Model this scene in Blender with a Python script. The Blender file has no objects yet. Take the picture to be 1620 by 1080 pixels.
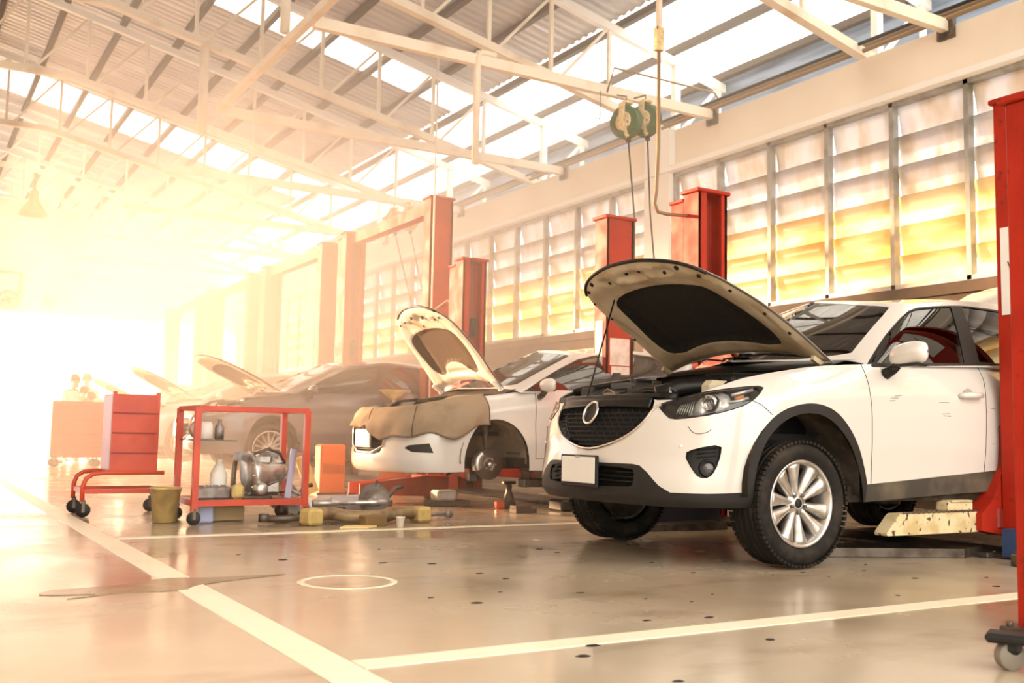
import bpy, bmesh, math, random
from math import sin, cos, pi, radians, hypot
from mathutils import Vector, Matrix
from mathutils.geometry import delaunay_2d_cdt
C = bpy.context.scene.collection
sc = bpy.context.scene
# ---------------------------------------------------------------- camera, sky, sun, exposure
def make_camera():
    yaw, pit, rol, F = radians(30.84), radians(5.247), radians(1.099), 1616.6
    f = Vector((sin(yaw)*cos(pit), cos(yaw)*cos(pit), sin(pit)))
    r = Vector((cos(yaw), -sin(yaw), 0)); u = r.cross(f)
    r2 = r*cos(rol)+u*sin(rol); u2 = -r*sin(rol)+u*cos(rol)
    cd = bpy.data.cameras.new('camera'); co = bpy.data.objects.new('camera', cd); C.objects.link(co)
    cd.sensor_width = 36; cd.lens = 36*F/1620; cd.clip_end = 400
    m = Matrix.Identity(4)
    for i in range(3): m[i][0], m[i][1], m[i][2] = r2[i], u2[i], -f[i]
    m[0][3], m[1][3], m[2][3] = 0, 0, .70
    co.matrix_world = m; sc.camera = co
    cd.dof.use_dof = True; cd.dof.focus_distance = 5.9; cd.dof.aperture_fstop = 3.2
make_camera()
def make_world():
    w = bpy.data.worlds.new('daylight'); sc.world = w; w.use_nodes = True; nt = w.node_tree; nt.nodes.clear()
    o = nt.nodes.new('ShaderNodeOutputWorld'); b = nt.nodes.new('ShaderNodeBackground')
    b.inputs['Color'].default_value = (1.0, .93, .84, 1); b.inputs['Strength'].default_value = 2.6
    nt.links.new(b.outputs[0], o.inputs['Surface'])
make_world()
def make_sun(name, az, el, strength, col, angle):
    d = bpy.data.lights.new(name, 'SUN'); d.energy = strength; d.color = col; d.angle = radians(angle)
    o = bpy.data.objects.new(name, d); C.objects.link(o)
    v = Vector((sin(radians(az))*cos(radians(el)), cos(radians(az))*cos(radians(el)), sin(radians(el))))
    o.rotation_euler = v.to_track_quat('Z', 'Y').to_euler(); o.location = (0, 60, 30)
make_sun('low_sun', -35, 9, 13.0, (1.0, .58, .31), 3)
make_sun('high_sun', 62, 50, 9.0, (1.0, .90, .74), 3)
vs = sc.view_settings
vs.view_transform = 'Standard'; vs.look = 'None'; vs.gamma = 1; vs.use_curve_mapping = False; vs.exposure = .6
sc.cycles.use_denoising = True
sc.cycles.max_bounces = 8; sc.cycles.diffuse_bounces = 4; sc.cycles.glossy_bounces = 4
sc.cycles.transmission_bounces = 6; sc.cycles.transparent_max_bounces = 12; sc.cycles.volume_bounces = 1
sc.cycles.sample_clamp_indirect = 6
random.seed(7)
# ---------------------------------------------------------------- materials
MATS = {}
def mat(name, col, rough=.5, metal=0, spec=.5, coat=0, bump=0, bscale=40, var=0, vscale=3, vcol=None, vlo=.45, vhi=.65, stretch=None,
        alpha=1, emit=0, trans=0, sheen=0, vcol2=None, v2scale=30, v2lo=.6, v2hi=.7, coords='Object'):
    if name in MATS: return MATS[name]
    m = bpy.data.materials.new(name); m.use_nodes = True; nt = m.node_tree; N = nt.nodes; L = nt.links
    b = N['Principled BSDF']; c4 = lambda c: (c[0], c[1], c[2], 1)
    b.inputs['Base Color'].default_value = c4(col); b.inputs['Roughness'].default_value = rough
    b.inputs['Metallic'].default_value = metal; b.inputs['Specular IOR Level'].default_value = spec
    b.inputs['Coat Weight'].default_value = coat; b.inputs['Coat Roughness'].default_value = .03
    b.inputs['Alpha'].default_value = alpha; b.inputs['Transmission Weight'].default_value = trans
    if emit:
        b.inputs['Emission Color'].default_value = c4(col); b.inputs['Emission Strength'].default_value = emit
    tc = N.new('ShaderNodeTexCoord'); src = tc.outputs[coords]
    if stretch:
        mp = N.new('ShaderNodeMapping'); mp.inputs['Scale'].default_value = stretch; L.new(src, mp.inputs['Vector']); src = mp.outputs[0]
    def noise(scale, lo, hi, det=4):
        n = N.new('ShaderNodeTexNoise'); n.inputs['Scale'].default_value = scale; n.inputs['Detail'].default_value = det
        L.new(src, n.inputs['Vector'])
        r = N.new('ShaderNodeMapRange'); r.inputs['From Min'].default_value = lo; r.inputs['From Max'].default_value = hi
        L.new(n.outputs['Fac'], r.inputs['Value']); return r.outputs[0]
    colout = None
    if vcol:
        mx = N.new('ShaderNodeMix'); mx.data_type = 'RGBA'; mx.inputs['A'].default_value = c4(col); mx.inputs['B'].default_value = c4(vcol)
        L.new(noise(vscale, vlo, vhi), mx.inputs['Factor']); colout = mx.outputs['Result']
    if vcol2:
        mx = N.new('ShaderNodeMix'); mx.data_type = 'RGBA'; mx.inputs['B'].default_value = c4(vcol2)
        if colout: L.new(colout, mx.inputs['A'])
        else: mx.inputs['A'].default_value = c4(col)
        L.new(noise(v2scale, v2lo, v2hi), mx.inputs['Factor']); colout = mx.outputs['Result']
    if colout: L.new(colout, b.inputs['Base Color'])
    if var:
        r = noise(vscale*1.7, .35, .65); a = N.new('ShaderNodeMath'); a.operation = 'MULTIPLY_ADD'
        a.inputs[1].default_value = var; a.inputs[2].default_value = rough; L.new(r, a.inputs[0]); L.new(a.outputs[0], b.inputs['Roughness'])
    if bump:
        n = N.new('ShaderNodeTexNoise'); n.inputs['Scale'].default_value = bscale; L.new(src, n.inputs['Vector'])
        bp = N.new('ShaderNodeBump'); bp.inputs['Strength'].default_value = bump; bp.inputs['Distance'].default_value = .01
        L.new(n.outputs['Fac'], bp.inputs['Height']); L.new(bp.outputs[0], b.inputs['Normal'])
    MATS[name] = m; return m
def translucent(name, col, mix, vcol=None, vscale=6, stretch=None, gloss=.1):
    """fibreglass sheet: daylight comes through it, diffused"""
    m = bpy.data.materials.new(name); m.use_nodes = True; nt = m.node_tree; N = nt.nodes; L = nt.links; N.clear()
    o = N.new('ShaderNodeOutputMaterial'); d = N.new('ShaderNodeBsdfDiffuse'); t = N.new('ShaderNodeBsdfTranslucent')
    g = N.new('ShaderNodeBsdfGlossy'); g.inputs['Roughness'].default_value = .35
    mx = N.new('ShaderNodeMixShader'); mx.inputs[0].default_value = mix
    mg = N.new('ShaderNodeMixShader'); mg.inputs[0].default_value = gloss
    d.inputs[0].default_value = (*col, 1); t.inputs[0].default_value = (*col, 1)
    if vcol:
        tc = N.new('ShaderNodeTexCoord'); src = tc.outputs['Object']
        if stretch:
            mp = N.new('ShaderNodeMapping'); mp.inputs['Scale'].default_value = stretch; L.new(src, mp.inputs['Vector']); src = mp.outputs[0]
        n = N.new('ShaderNodeTexNoise'); n.inputs['Scale'].default_value = vscale; n.inputs['Detail'].default_value = 6; L.new(src, n.inputs['Vector'])
        r = N.new('ShaderNodeMapRange'); r.inputs['From Min'].default_value = .42; r.inputs['From Max'].default_value = .68; L.new(n.outputs['Fac'], r.inputs['Value'])
        cm = N.new('ShaderNodeMix'); cm.data_type = 'RGBA'; cm.inputs['A'].default_value = (*col, 1); cm.inputs['B'].default_value = (*vcol, 1)
        L.new(r.outputs[0], cm.inputs['Factor']); L.new(cm.outputs['Result'], d.inputs[0]); L.new(cm.outputs['Result'], t.inputs[0])
    L.new(d.outputs[0], mx.inputs[1]); L.new(t.outputs[0], mx.inputs[2]); L.new(mx.outputs[0], mg.inputs[1]); L.new(g.outputs[0], mg.inputs[2])
    L.new(mg.outputs[0], o.inputs[0]); MATS[name] = m; return m
def tinted_glass(name, tint, clear, rough=.02):
    m = bpy.data.materials.new(name); m.use_nodes = True; nt = m.node_tree; N = nt.nodes; L = nt.links; N.clear()
    o = N.new('ShaderNodeOutputMaterial'); t = N.new('ShaderNodeBsdfTransparent'); t.inputs[0].default_value = (*tint, 1)
    g = N.new('ShaderNodeBsdfGlossy'); g.inputs['Roughness'].default_value = rough; g.inputs['Color'].default_value = (1, 1, 1, 1)
    f = N.new('ShaderNodeFresnel'); f.inputs['IOR'].default_value = 1.52
    a = N.new('ShaderNodeMath'); a.operation = 'MULTIPLY_ADD'; a.inputs[1].default_value = 1.0; a.inputs[2].default_value = .04; a.use_clamp = True
    L.new(f.outputs[0], a.inputs[0]); mx = N.new('ShaderNodeMixShader'); L.new(a.outputs[0], mx.inputs[0])
    L.new(t.outputs[0], mx.inputs[1]); L.new(g.outputs[0], mx.inputs[2]); L.new(mx.outputs[0], o.inputs[0]); MATS[name] = m; return m
CREAM = mat('cream_steel', (.80, .72, .60), .45, vcol=(.62, .50, .36), vscale=2.2, vlo=.52, vhi=.75)
WHITE = mat('white_steel', (.86, .84, .80), .4)
WALL = mat('wall_plaster', (.84, .77, .66), .8, vcol=(.76, .67, .54), vscale=.8, vlo=.4, vhi=.7)
WALLTRIM = mat('white_trim', (.88, .87, .84), .5)
DADO = mat('dado_brown', (.08, .05, .03), .75, vcol=(.15, .10, .065), vscale=1.4)
GALV = mat('galvanised', (.40, .40, .38), .45, .6, vcol=(.28, .27, .23), vscale=5)
SHEET = mat('roof_sheet', (.66, .66, .70), .35, .55, vcol=(.55, .55, .60), vscale=1.2, vlo=.4, vhi=.65)
PURLIN = mat('purlin_brown', (.06, .042, .028), .6)
PIPEBR = mat('pipe_brown', (.25, .16, .08), .5)
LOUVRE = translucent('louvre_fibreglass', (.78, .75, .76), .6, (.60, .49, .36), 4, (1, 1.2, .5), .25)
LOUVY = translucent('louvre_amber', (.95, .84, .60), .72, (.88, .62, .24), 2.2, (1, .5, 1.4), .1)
SKYL = translucent('skylight_fibreglass', (.93, .92, .90), .8, (.80, .80, .80), 1.5)
RED = mat('lift_red', (.42, .024, .008), .48, spec=.2, vcol=(.32, .018, .007), vscale=3, var=.15, vcol2=(.16, .02, .012), v2scale=16, v2lo=.64, v2hi=.74)
REDBR = mat('red_bright', (.62, .07, .02), .35, vcol=(.50, .05, .02), vscale=4)
ORANGE = mat('orange_paint', (.70, .16, .03), .4)
BLACK = mat('black_plastic', (.010, .009, .008), .45, spec=.35, bump=.15, bscale=180)
DARK = mat('dark_void', (.008, .007, .006), .8)
STEEL = mat('dirty_steel', (.16, .13, .10), .45, .7, vcol=(.08, .06, .045), vscale=8)
ALU = mat('aluminium', (.62, .60, .57), .32, .85, vcol=(.42, .38, .33), vscale=14)
CHROME = mat('chrome', (.85, .84, .82), .08, 1)
RUBBER = mat('rubber', (.012, .010, .008), .75, spec=.3, vcol=(.045, .033, .022), vscale=7, vlo=.5, vhi=.72, bump=.2, bscale=90)
# ---------------------------------------------------------------- mesh building
ORG = {}
def tag(o, label=None, cat=None, group=None, kind=None):
    if label: o['label'] = label
    if cat: o['category'] = cat
    if group: o['group'] = group
    if kind: o['kind'] = kind
    return o
def empty(name, loc=(0, 0, 0), label=None, cat=None, group=None, kind=None):
    o = bpy.data.objects.new(name, None); C.objects.link(o); o.location = loc; ORG[o.name] = Vector(loc); o.empty_display_size = .1
    return tag(o, label, cat, group, kind)
class MB:
    """collects shapes given in world metres, links them as one mesh object"""
    def __init__(s): s.v = []; s.f = []; s.m = []; s.sm = []; s.cur = 0; s.smooth = False
    def add(s, vs_, fs, sm=None):
        n = len(s.v); s.v += [tuple(p) for p in vs_]; s.f += [[i+n for i in f] for f in fs]
        s.m += [s.cur]*len(fs); s.sm += [s.smooth if sm is None else sm]*len(fs); return s
    def box(s, c, d, rz=0, M=None, bev=0):
        x, y, z = d[0]/2, d[1]/2, d[2]/2
        if bev:
            e = min(bev, x*.9, y*.9, z*.9); ps = []
            for sx in (-1, 1):
                for sy in (-1, 1):
                    for sz in (-1, 1):
                        ps += [(sx*x, sy*(y-e), sz*(z-e)), (sx*(x-e), sy*y, sz*(z-e)), (sx*(x-e), sy*(y-e), sz*z)]
            bm = bmesh.new()
            for p in ps: bm.verts.new(p)
            bmesh.ops.convex_hull(bm, input=bm.verts); bm.verts.index_update()
            P = [v.co.copy() for v in bm.verts]; Fs = [[v.index for v in f.verts] for f in bm.faces]; bm.free()
        else:
            P = [Vector((a, b, c_)) for c_ in (-z, z) for b in (-y, y) for a in (-x, x)]
            Fs = [[0, 2, 3, 1], [4, 5, 7, 6], [0, 1, 5, 4], [2, 6, 7, 3], [0, 4, 6, 2], [1, 3, 7, 5]]
        R = M.to_3x3() if M else Matrix.Rotation(rz, 3, 'Z'); c = Vector(c)
        return s.add([c+R@p for p in P], Fs, False)
    def frame(s, p, q, up=(0, 0, 1)):
        d = (Vector(q)-Vector(p)); l = d.length; d.normalize(); u = Vector(up)
        if abs(d.dot(u)) > .98: u = Vector((1, 0, 0))
        r = d.cross(u).normalized(); u = r.cross(d); return d, r, u, l
    def beam(s, p, q, w, h, up=(0, 0, 1), bev=0):
        d, r, u, l = s.frame(p, q, up); M = Matrix((r, d, u)).transposed()
        return s.box((Vector(p)+Vector(q))/2, (w, l, h), M=M, bev=bev)
    def tube(s, pts, r, n=8, closed=False, cap=True):
        pts = [Vector(p) for p in pts]; R = r if isinstance(r, (list, tuple)) else [r]*len(pts)
        m = len(pts); vs_ = []; fs = []; up = None
        for i, p in enumerate(pts):
            a = pts[(i-1) % m] if (i > 0 or closed) else p; b = pts[(i+1) % m] if (i < m-1 or closed) else p
            d = (b-a).normalized() if (b-a).length > 1e-9 else Vector((0, 0, 1))
            if up is None: up = Vector((0, 0, 1)) if abs(d.z) < .9 else Vector((1, 0, 0))
            x = d.cross(up).normalized(); up = x.cross(d).normalized()
            for k in range(n):
                t = 2*pi*k/n; vs_.append(p+(x*cos(t)+up*sin(t))*R[i])
        for i in range(m if closed else m-1):
            j = (i+1) % m
            for k in range(n): fs.append([i*n+k, i*n+(k+1) % n, j*n+(k+1) % n, j*n+k])
        if cap and not closed: fs += [list(range(n))[::-1], [(m-1)*n+k for k in range(n)]]
        return s.add(vs_, fs, True)
    def lathe(s, prof, c, axis, n=32, ref=(0, 0, 1), closed=False, a0=0, a1=2*pi):
        """prof: (radius, along-axis)"""
        ax = Vector(axis).normalized(); c = Vector(c); u = Vector(ref)
        if abs(ax.dot(u)) > .95: u = Vector((1, 0, 0))
        x = ax.cross(u).normalized(); y = ax.cross(x); full = abs(a1-a0-2*pi) < 1e-6; m = len(prof); K = n if full else n+1
        vs_ = [c+ax*h+(x*cos(a0+(a1-a0)*k/n)+y*sin(a0+(a1-a0)*k/n))*r for k in range(K) for r, h in prof]; fs = []
        for k in range(n):
            k2 = (k+1) % K
            for i in range(m-1 if not closed else m):
                i2 = (i+1) % m; fs.append([k*m+i, k*m+i2, k2*m+i2, k2*m+i])
        return s.add(vs_, fs, True)
    def disc(s, c, axis, r, h, n=24):
        return s.lathe([(0, -h/2), (r*.96, -h/2), (r, -h/2+min(h*.2, r*.05)), (r, h/2-min(h*.2, r*.05)), (r*.96, h/2), (0, h/2)], c, axis, n)
    def prism(s, poly, f0, f1, sm=False):
        """poly: 2-D points; f0, f1 map a 2-D point to the two faces"""
        n = len(poly); a = [f0(*p) for p in poly]; b = [f1(*p) for p in poly]
        tri = delaunay_2d_cdt([Vector(p) for p in poly], [(i, (i+1) % n) for i in range(n)], [list(range(n))], 1, 1e-6)
        vv = [tuple(q) for q in tri[0]]; fs = tri[2]
        A = [f0(*p) for p in vv]; B = [f1(*p) for p in vv]; k = len(vv)
        s.add(A+B, [list(f)[::-1] for f in fs]+[[i+k for i in f] for f in fs], sm)
        s.add(a+b, [[i, (i+1) % n, n+(i+1) % n, n+i] for i in range(n)], sm); return s
    def grid(s, fn, us, vs2, sm=True, flip=False):
        m = len(vs2); P = [fn(u, v) for u in us for v in vs2]; fs = []
        for i in range(len(us)-1):
            for j in range(m-1):
                f = [i*m+j, (i+1)*m+j, (i+1)*m+j+1, i*m+j+1]; fs.append(f[::-1] if flip else f)
        return s.add(P, fs, sm)
    def build(s, name, mats, parent=None, org=None, solid=0, weld=True):
        if not isinstance(mats, (list, tuple)): mats = [mats]
        if org is None: org = ORG[parent.name] if parent else Vector(s.v[0])
        org = Vector(org)
        me = bpy.data.meshes.new(name); me.from_pydata([Vector(v)-org for v in s.v], [], s.f)
        for m in mats: me.materials.append(m)
        me.polygons.foreach_set('material_index', s.m); me.polygons.foreach_set('use_smooth', s.sm)
        me.update()
        o = bpy.data.objects.new(name, me); C.objects.link(o)
        if parent: o.parent = parent; o.location = org-ORG[parent.name]
        else: o.location = org
        ORG[o.name] = org
        if solid:
            md = o.modifiers.new('thickness', 'SOLIDIFY'); md.thickness = solid; md.offset = -1
        return o
def copy_tree(o, loc=None, label=None, parent=None):
    c = o.copy(); C.objects.link(c)
    if parent: c.parent = parent
    if loc is not None: c.location = loc
    if label: c['label'] = label
    for ch in list(o.children): copy_tree(ch, parent=c)
    ORG[c.name] = Vector(c.location)
    return c
ordinal = ['nearest', 'second', 'third', 'fourth', 'fifth', 'sixth', 'seventh', 'eighth', 'ninth', 'tenth', 'eleventh', 'twelfth']
import math
def lerp(a,b,t): return a+(b-a)*t
def interp(xs,ys,x):
    """monotone cubic (Fritsch-Carlson style) interpolation of scalars"""
    n=len(xs)
    if x<=xs[0]: return ys[0]
    if x>=xs[-1]: return ys[-1]
    i=0
    while x>xs[i+1]: i+=1
    h=xs[i+1]-xs[i]; t=(x-xs[i])/h
    d=lambda j:(ys[j+1]-ys[j])/(xs[j+1]-xs[j])
    def m(j):
        if j==0: return d(0)
        if j==n-1: return d(n-2)
        a,b=d(j-1),d(j)
        return 0 if a*b<=0 else 2*a*b/(a+b)
    m0,m1=m(i)*h,m(i+1)*h
    t2,t3=t*t,t*t*t
    return (2*t3-3*t2+1)*ys[i]+(t3-2*t2+t)*m0+(-2*t3+3*t2)*ys[i+1]+(t3-t2)*m1
class Shell:
    """lower body: a perimeter curve seen from above, swept through height with an inset profile"""
    def __init__(S,plan,offF,offS,offR,ztop,roll,w=.18,zbot=None):
        S.pts=[]
        k=list(range(len(plan)))
        px=[p[0] for p in plan]; py=[p[1] for p in plan]
        def cr(a,i,t):
            p0=a[i-1] if i>0 else (2*a[0]-a[1]); p3=a[i+2] if i+2<len(a) else 2*a[-1]-a[-2]
            p1,p2=a[i],a[i+1]
            return .5*(2*p1+(p2-p0)*t+(2*p0-5*p1+4*p2-p3)*t*t+(3*p1-p0-3*p2+p3)*t**3)
        # mirrored ends keep the centre line smooth
        for i in range(len(plan)-1):
            for j in range(24):
                t=j/24; S.pts.append((cr(px,i,t),cr(py,i,t)))
        S.pts.append(plan[-1])
        S.s=[0]
        for a,b in zip(S.pts,S.pts[1:]): S.s.append(S.s[-1]+math.hypot(b[0]-a[0],b[1]-a[1]))
        S.L=S.s[-1]; S.offF,S.offS,S.offR,S.ztop_,S.roll_,S.w=offF,offS,offR,ztop,roll,w
        S.zb=zbot
    def base(S,s):
        s=min(max(abs(s),0),S.L)
        lo,hi=0,len(S.s)-1
        while hi-lo>1:
            m=(lo+hi)//2
            if S.s[m]<=s: lo=m
            else: hi=m
        a,b=S.pts[lo],S.pts[hi]; h=S.s[hi]-S.s[lo]; t=(s-S.s[lo])/h if h else 0
        def tan(i):
            i0,i1=max(i-2,0),min(i+2,len(S.pts)-1)
            dx,dy=S.pts[i1][0]-S.pts[i0][0],S.pts[i1][1]-S.pts[i0][1]
            l=math.hypot(dx,dy); return dx/l,dy/l
        ta,tb=tan(lo),tan(hi)
        tx,ty=lerp(ta[0],tb[0],t),lerp(ta[1],tb[1],t); l=math.hypot(tx,ty)
        return lerp(a[0],b[0],t),lerp(a[1],b[1],t),-ty/l,tx/l
    def s_of_x(S,x,front=True):
        for i in range(len(S.pts)-1):
            if S.pts[i][0]<=x<=S.pts[i+1][0] and S.pts[i+1][0]>S.pts[i][0]:
                return lerp(S.s[i],S.s[i+1],(x-S.pts[i][0])/(S.pts[i+1][0]-S.pts[i][0]))
        return S.L
    def ztop(S,s): return interp(S.ztop_[0],S.ztop_[1],abs(s))
    def zbot(S,s): return interp(S.zb[0],S.zb[1],abs(s))
    def P(S,s,z,inset=0):
        x,y,nx,ny=S.base(s)
        offE=S.offF if nx<0 else S.offR
        o=nx*nx*interp(offE[0],offE[1],z)+ny*ny*interp(S.offS[0],S.offS[1],z)
        zt=S.ztop(s); r=interp(S.roll_[0],S.roll_[1],abs(s)); t=max(0,(z-(zt-S.w))/S.w)
        o+=r*t*t+inset
        sg=-1 if s<0 else 1
        return (x-nx*o, sg*(y-ny*o), z)
class House:
    """glasshouse: base curve at the belt, top curve at the roof edge"""
    def __init__(H,base,top,bulge=.03,crown=.06):
        H.b,H.t,H.bulge,H.crown=base,top,bulge,crown; H.n=len(base)-1
    def cv(H,c,k):
        ks=list(range(len(c))); sg=-1 if k<0 else 1; k=abs(k)
        return [interp(ks,[p[0] for p in c],k),sg*interp(ks,[p[1] for p in c],k),interp(ks,[p[2] for p in c],k)]
    def P(H,k,v,inset=0):
        a,b=H.cv(H.b,k),H.cv(H.t,k)
        e=.02
        a1,a0=H.cv(H.b,k+e),H.cv(H.b,k-e)
        tx,ty=a1[0]-a0[0],a1[1]-a0[1]; l=math.hypot(tx,ty) or 1
        nx,ny=ty/l,-tx/l   # points inward/outward fixed below
        cx,cy=a[0]-2.6,a[1]
        if nx*cx+ny*cy<0: nx,ny=-nx,-ny
        o=H.bulge*math.sin(math.pi*v)-inset
        return (lerp(a[0],b[0],v)+nx*o,lerp(a[1],b[1],v)+ny*o,lerp(a[2],b[2],v)+.5*abs(o if inset else 0)*0)
SUV=dict(
 plan=[(0,0),(.012,.22),(.04,.42),(.10,.60),(.20,.75),(.34,.845),(.52,.895),(.85,.92),(1.5,.92),(2.5,.925),(3.4,.915),(4.0,.88),(4.32,.76),(4.46,.5),(4.5,0)],
 offF=([.3,.38,.45,.6,.7,.85,.95,1.2],[.07,.0,.0,.03,.045,.09,.14,.3]),
 offS=([.3,.36,.45,.55,.7,.85,.95,1.05,1.25],[.08,.035,.02,.012,.0,.0,.005,.025,.09]),
 offR=([.3,.45,.8,1.0,1.3],[.05,.0,.03,.06,.15]),
 ztop=([0,.45,.55,.7,.85,1.15,1.5,1.75,2.0,2.6,3.6,4.6,5.4],[.93,.925,.905,.92,.96,1.04,1.10,1.135,1.155,1.185,1.22,1.26,1.25]),
 roll=([0,.5,.8,1.1,1.6,2.0,2.3,5.4],[.0,.0,.04,.11,.12,.05,.015,.01]),
 zbot=([0,1,1.5,3,4,5.4],[.33,.335,.34,.40,.42,.40]))
def mk(d): return Shell(d['plan'],d['offF'],d['offS'],d['offR'],d['ztop'],d['roll'],.18,d['zbot'])
SUVH=dict(base=[(1.12,0,1.20),(1.44,.68,1.19),(1.50,.845,1.15),(2.4,.875,1.19),(3.4,.87,1.225),(4.15,.80,1.26),(4.4,0,1.25)],
 top=[(1.93,0,1.665),(2.03,.53,1.60),(2.22,.625,1.605),(2.7,.64,1.66),(3.4,.62,1.67),(3.85,.56,1.64),(3.95,0,1.7)])
SED=dict(
 plan=[(0,0),(.012,.22),(.05,.42),(.12,.58),(.24,.71),(.40,.79),(.62,.835),(.98,.855),(1.6,.86),(2.5,.865),(3.3,.855),(4.0,.80),(4.35,.62),(4.45,.35),(4.48,0)],
 offF=([.25,.33,.42,.55,.7,.85,.95,1.2],[.12,.02,.0,.015,.02,.07,.13,.28]),
 offS=([.25,.33,.45,.6,.75,.9,1.0,1.2],[.05,.02,.01,.0,.0,.005,.02,.06]),
 offR=([.3,.45,.8,1.0,1.3],[.05,.0,.03,.06,.15]),
 ztop=([0,.45,.65,.9,1.2,1.6,1.9,2.1,2.7,3.6,4.6,5.4],[.86,.87,.88,.92,.97,1.03,1.07,1.085,1.09,1.11,1.16,1.18]),
 roll=([0,.5,.8,1.1,1.6,2.0,2.3,5.4],[.0,.02,.05,.10,.10,.05,.015,.01]),
 zbot=([0,1,1.5,3,4,5.4],[.30,.31,.33,.33,.34,.36]))
SEDH=dict(base=[(.98,0,1.10),(1.16,.66,1.085),(1.24,.80,1.05),(2.3,.81,1.09),(3.2,.80,1.11),(3.75,.70,1.15),(4.0,0,1.17)],
 top=[(1.92,0,1.53),(2.0,.48,1.48),(2.12,.57,1.47),(2.6,.585,1.53),(3.1,.57,1.51),(3.35,.50,1.48),(3.4,0,1.52)])
# ---------------------------------------------------------------- floor with its painted lines
def floor_mat():
    m = bpy.data.materials.new('epoxy_floor'); m.use_nodes = True; nt = m.node_tree; N = nt.nodes; L = nt.links; b = N['Principled BSDF']
    tc = N.new('ShaderNodeTexCoord')
    def noise(scale, lo, hi, det=5, st=None):
        src = tc.outputs['Object']
        if st:
            mp = N.new('ShaderNodeMapping'); mp.inputs['Scale'].default_value = st; L.new(src, mp.inputs['Vector']); src = mp.outputs[0]
        n = N.new('ShaderNodeTexNoise'); n.inputs['Scale'].default_value = scale; n.inputs['Detail'].default_value = det; L.new(src, n.inputs['Vector'])
        r = N.new('ShaderNodeMapRange'); r.inputs['From Min'].default_value = lo; r.inputs['From Max'].default_value = hi; L.new(n.outputs['Fac'], r.inputs['Value'])
        return r.outputs[0]
    def mix(a, bcol, fac):
        x = N.new('ShaderNodeMix'); x.data_type = 'RGBA'
        if isinstance(a, tuple): x.inputs['A'].default_value = (*a, 1)
        else: L.new(a, x.inputs['A'])
        x.inputs['B'].default_value = (*bcol, 1); L.new(fac, x.inputs['Factor']); return x.outputs['Result']
    # worn brownish patch inside the work bays, cleaner grey-beige aisle
    c = mix((.52, .43, .31), (.42, .33, .22), noise(.55, .35, .65, 6))
    c = mix(c, (.27, .19, .11), noise(1.6, .56, .74, 8, (.6, 1.2, 1)))
    c = mix(c, (.05, .04, .03), noise(9, .74, .77, 3, (1, .6, 1)))
    L.new(c, b.inputs['Base Color'])
    r = N.new('ShaderNodeMath'); r.operation = 'MULTIPLY_ADD'; r.inputs[1].default_value = .22; r.inputs[2].default_value = .10
    L.new(noise(1.3, .3, .7, 6), r.inputs[0]); L.new(r.outputs[0], b.inputs['Roughness'])
    b.inputs['Specular IOR Level'].default_value = .7
    n = N.new('ShaderNodeTexNoise'); n.inputs['Scale'].default_value = 14; L.new(tc.outputs['Object'], n.inputs['Vector'])
    bp = N.new('ShaderNodeBump'); bp.inputs['Strength'].default_value = .05; bp.inputs['Distance'].default_value = .01
    L.new(n.outputs['Fac'], bp.inputs['Height']); L.new(bp.outputs[0], b.inputs['Normal'])
    return m
FLOOR = floor_mat()
LINE = mat('line_paint', (.93, .86, .66), .35, vcol=(.86, .76, .54), vscale=2, vlo=.5, vhi=.8)
m = MB(); m.box((0, 18, -.05), (24, 62, .1)); m.build('floor', FLOOR, org=(0, 0, 0))['kind'] = 'structure'
def line(x0, y0, x1, y1, w, z=.0015):
    m = MB(); m.beam((x0, y0, z), (x1, y1, z), w, .003); o = m.build('floor_line', LINE, org=(x0, y0, 0)); o['kind'] = 'structure'
line(1.16, -3, 1.16, 36, .145)
line(1.24, 2.945, 5.6, 2.945, .115, .0014); line(1.24, 6.93, 7.5, 6.93, .10, .0014)
m = MB()
m.lathe([(.20, .0005), (.235, .0005), (.235, .0025), (.20, .0025)], (1.86, 4.58, 0), (0, 0, 1), 40, closed=True)
m.build('floor_ring', LINE, org=(1.86, 4.58, 0))['kind'] = 'structure'
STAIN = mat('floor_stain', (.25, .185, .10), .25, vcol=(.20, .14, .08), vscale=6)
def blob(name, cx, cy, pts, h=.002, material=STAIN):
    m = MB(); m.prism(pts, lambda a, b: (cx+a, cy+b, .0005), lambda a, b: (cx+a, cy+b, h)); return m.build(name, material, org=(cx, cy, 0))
random.seed(3)
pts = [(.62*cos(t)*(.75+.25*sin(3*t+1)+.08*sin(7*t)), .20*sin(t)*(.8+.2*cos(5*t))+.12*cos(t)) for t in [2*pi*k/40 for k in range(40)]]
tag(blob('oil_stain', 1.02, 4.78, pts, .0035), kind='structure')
for k in range(46):
    x, y = random.uniform(1.6, 5.6), random.uniform(3.1, 5.9)
    if k % 5 == 0: x, y = random.uniform(1.8, 4.2), random.uniform(1.9, 3.2)
    r = random.uniform(.006, .022)
    tag(blob('floor_speck', x, y, [(r*1.6*cos(t)*random.uniform(.6, 1), r*sin(t)*random.uniform(.6, 1)) for t in [2*pi*q/9 for q in range(9)]], .0022, DARK), kind='structure')
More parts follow.
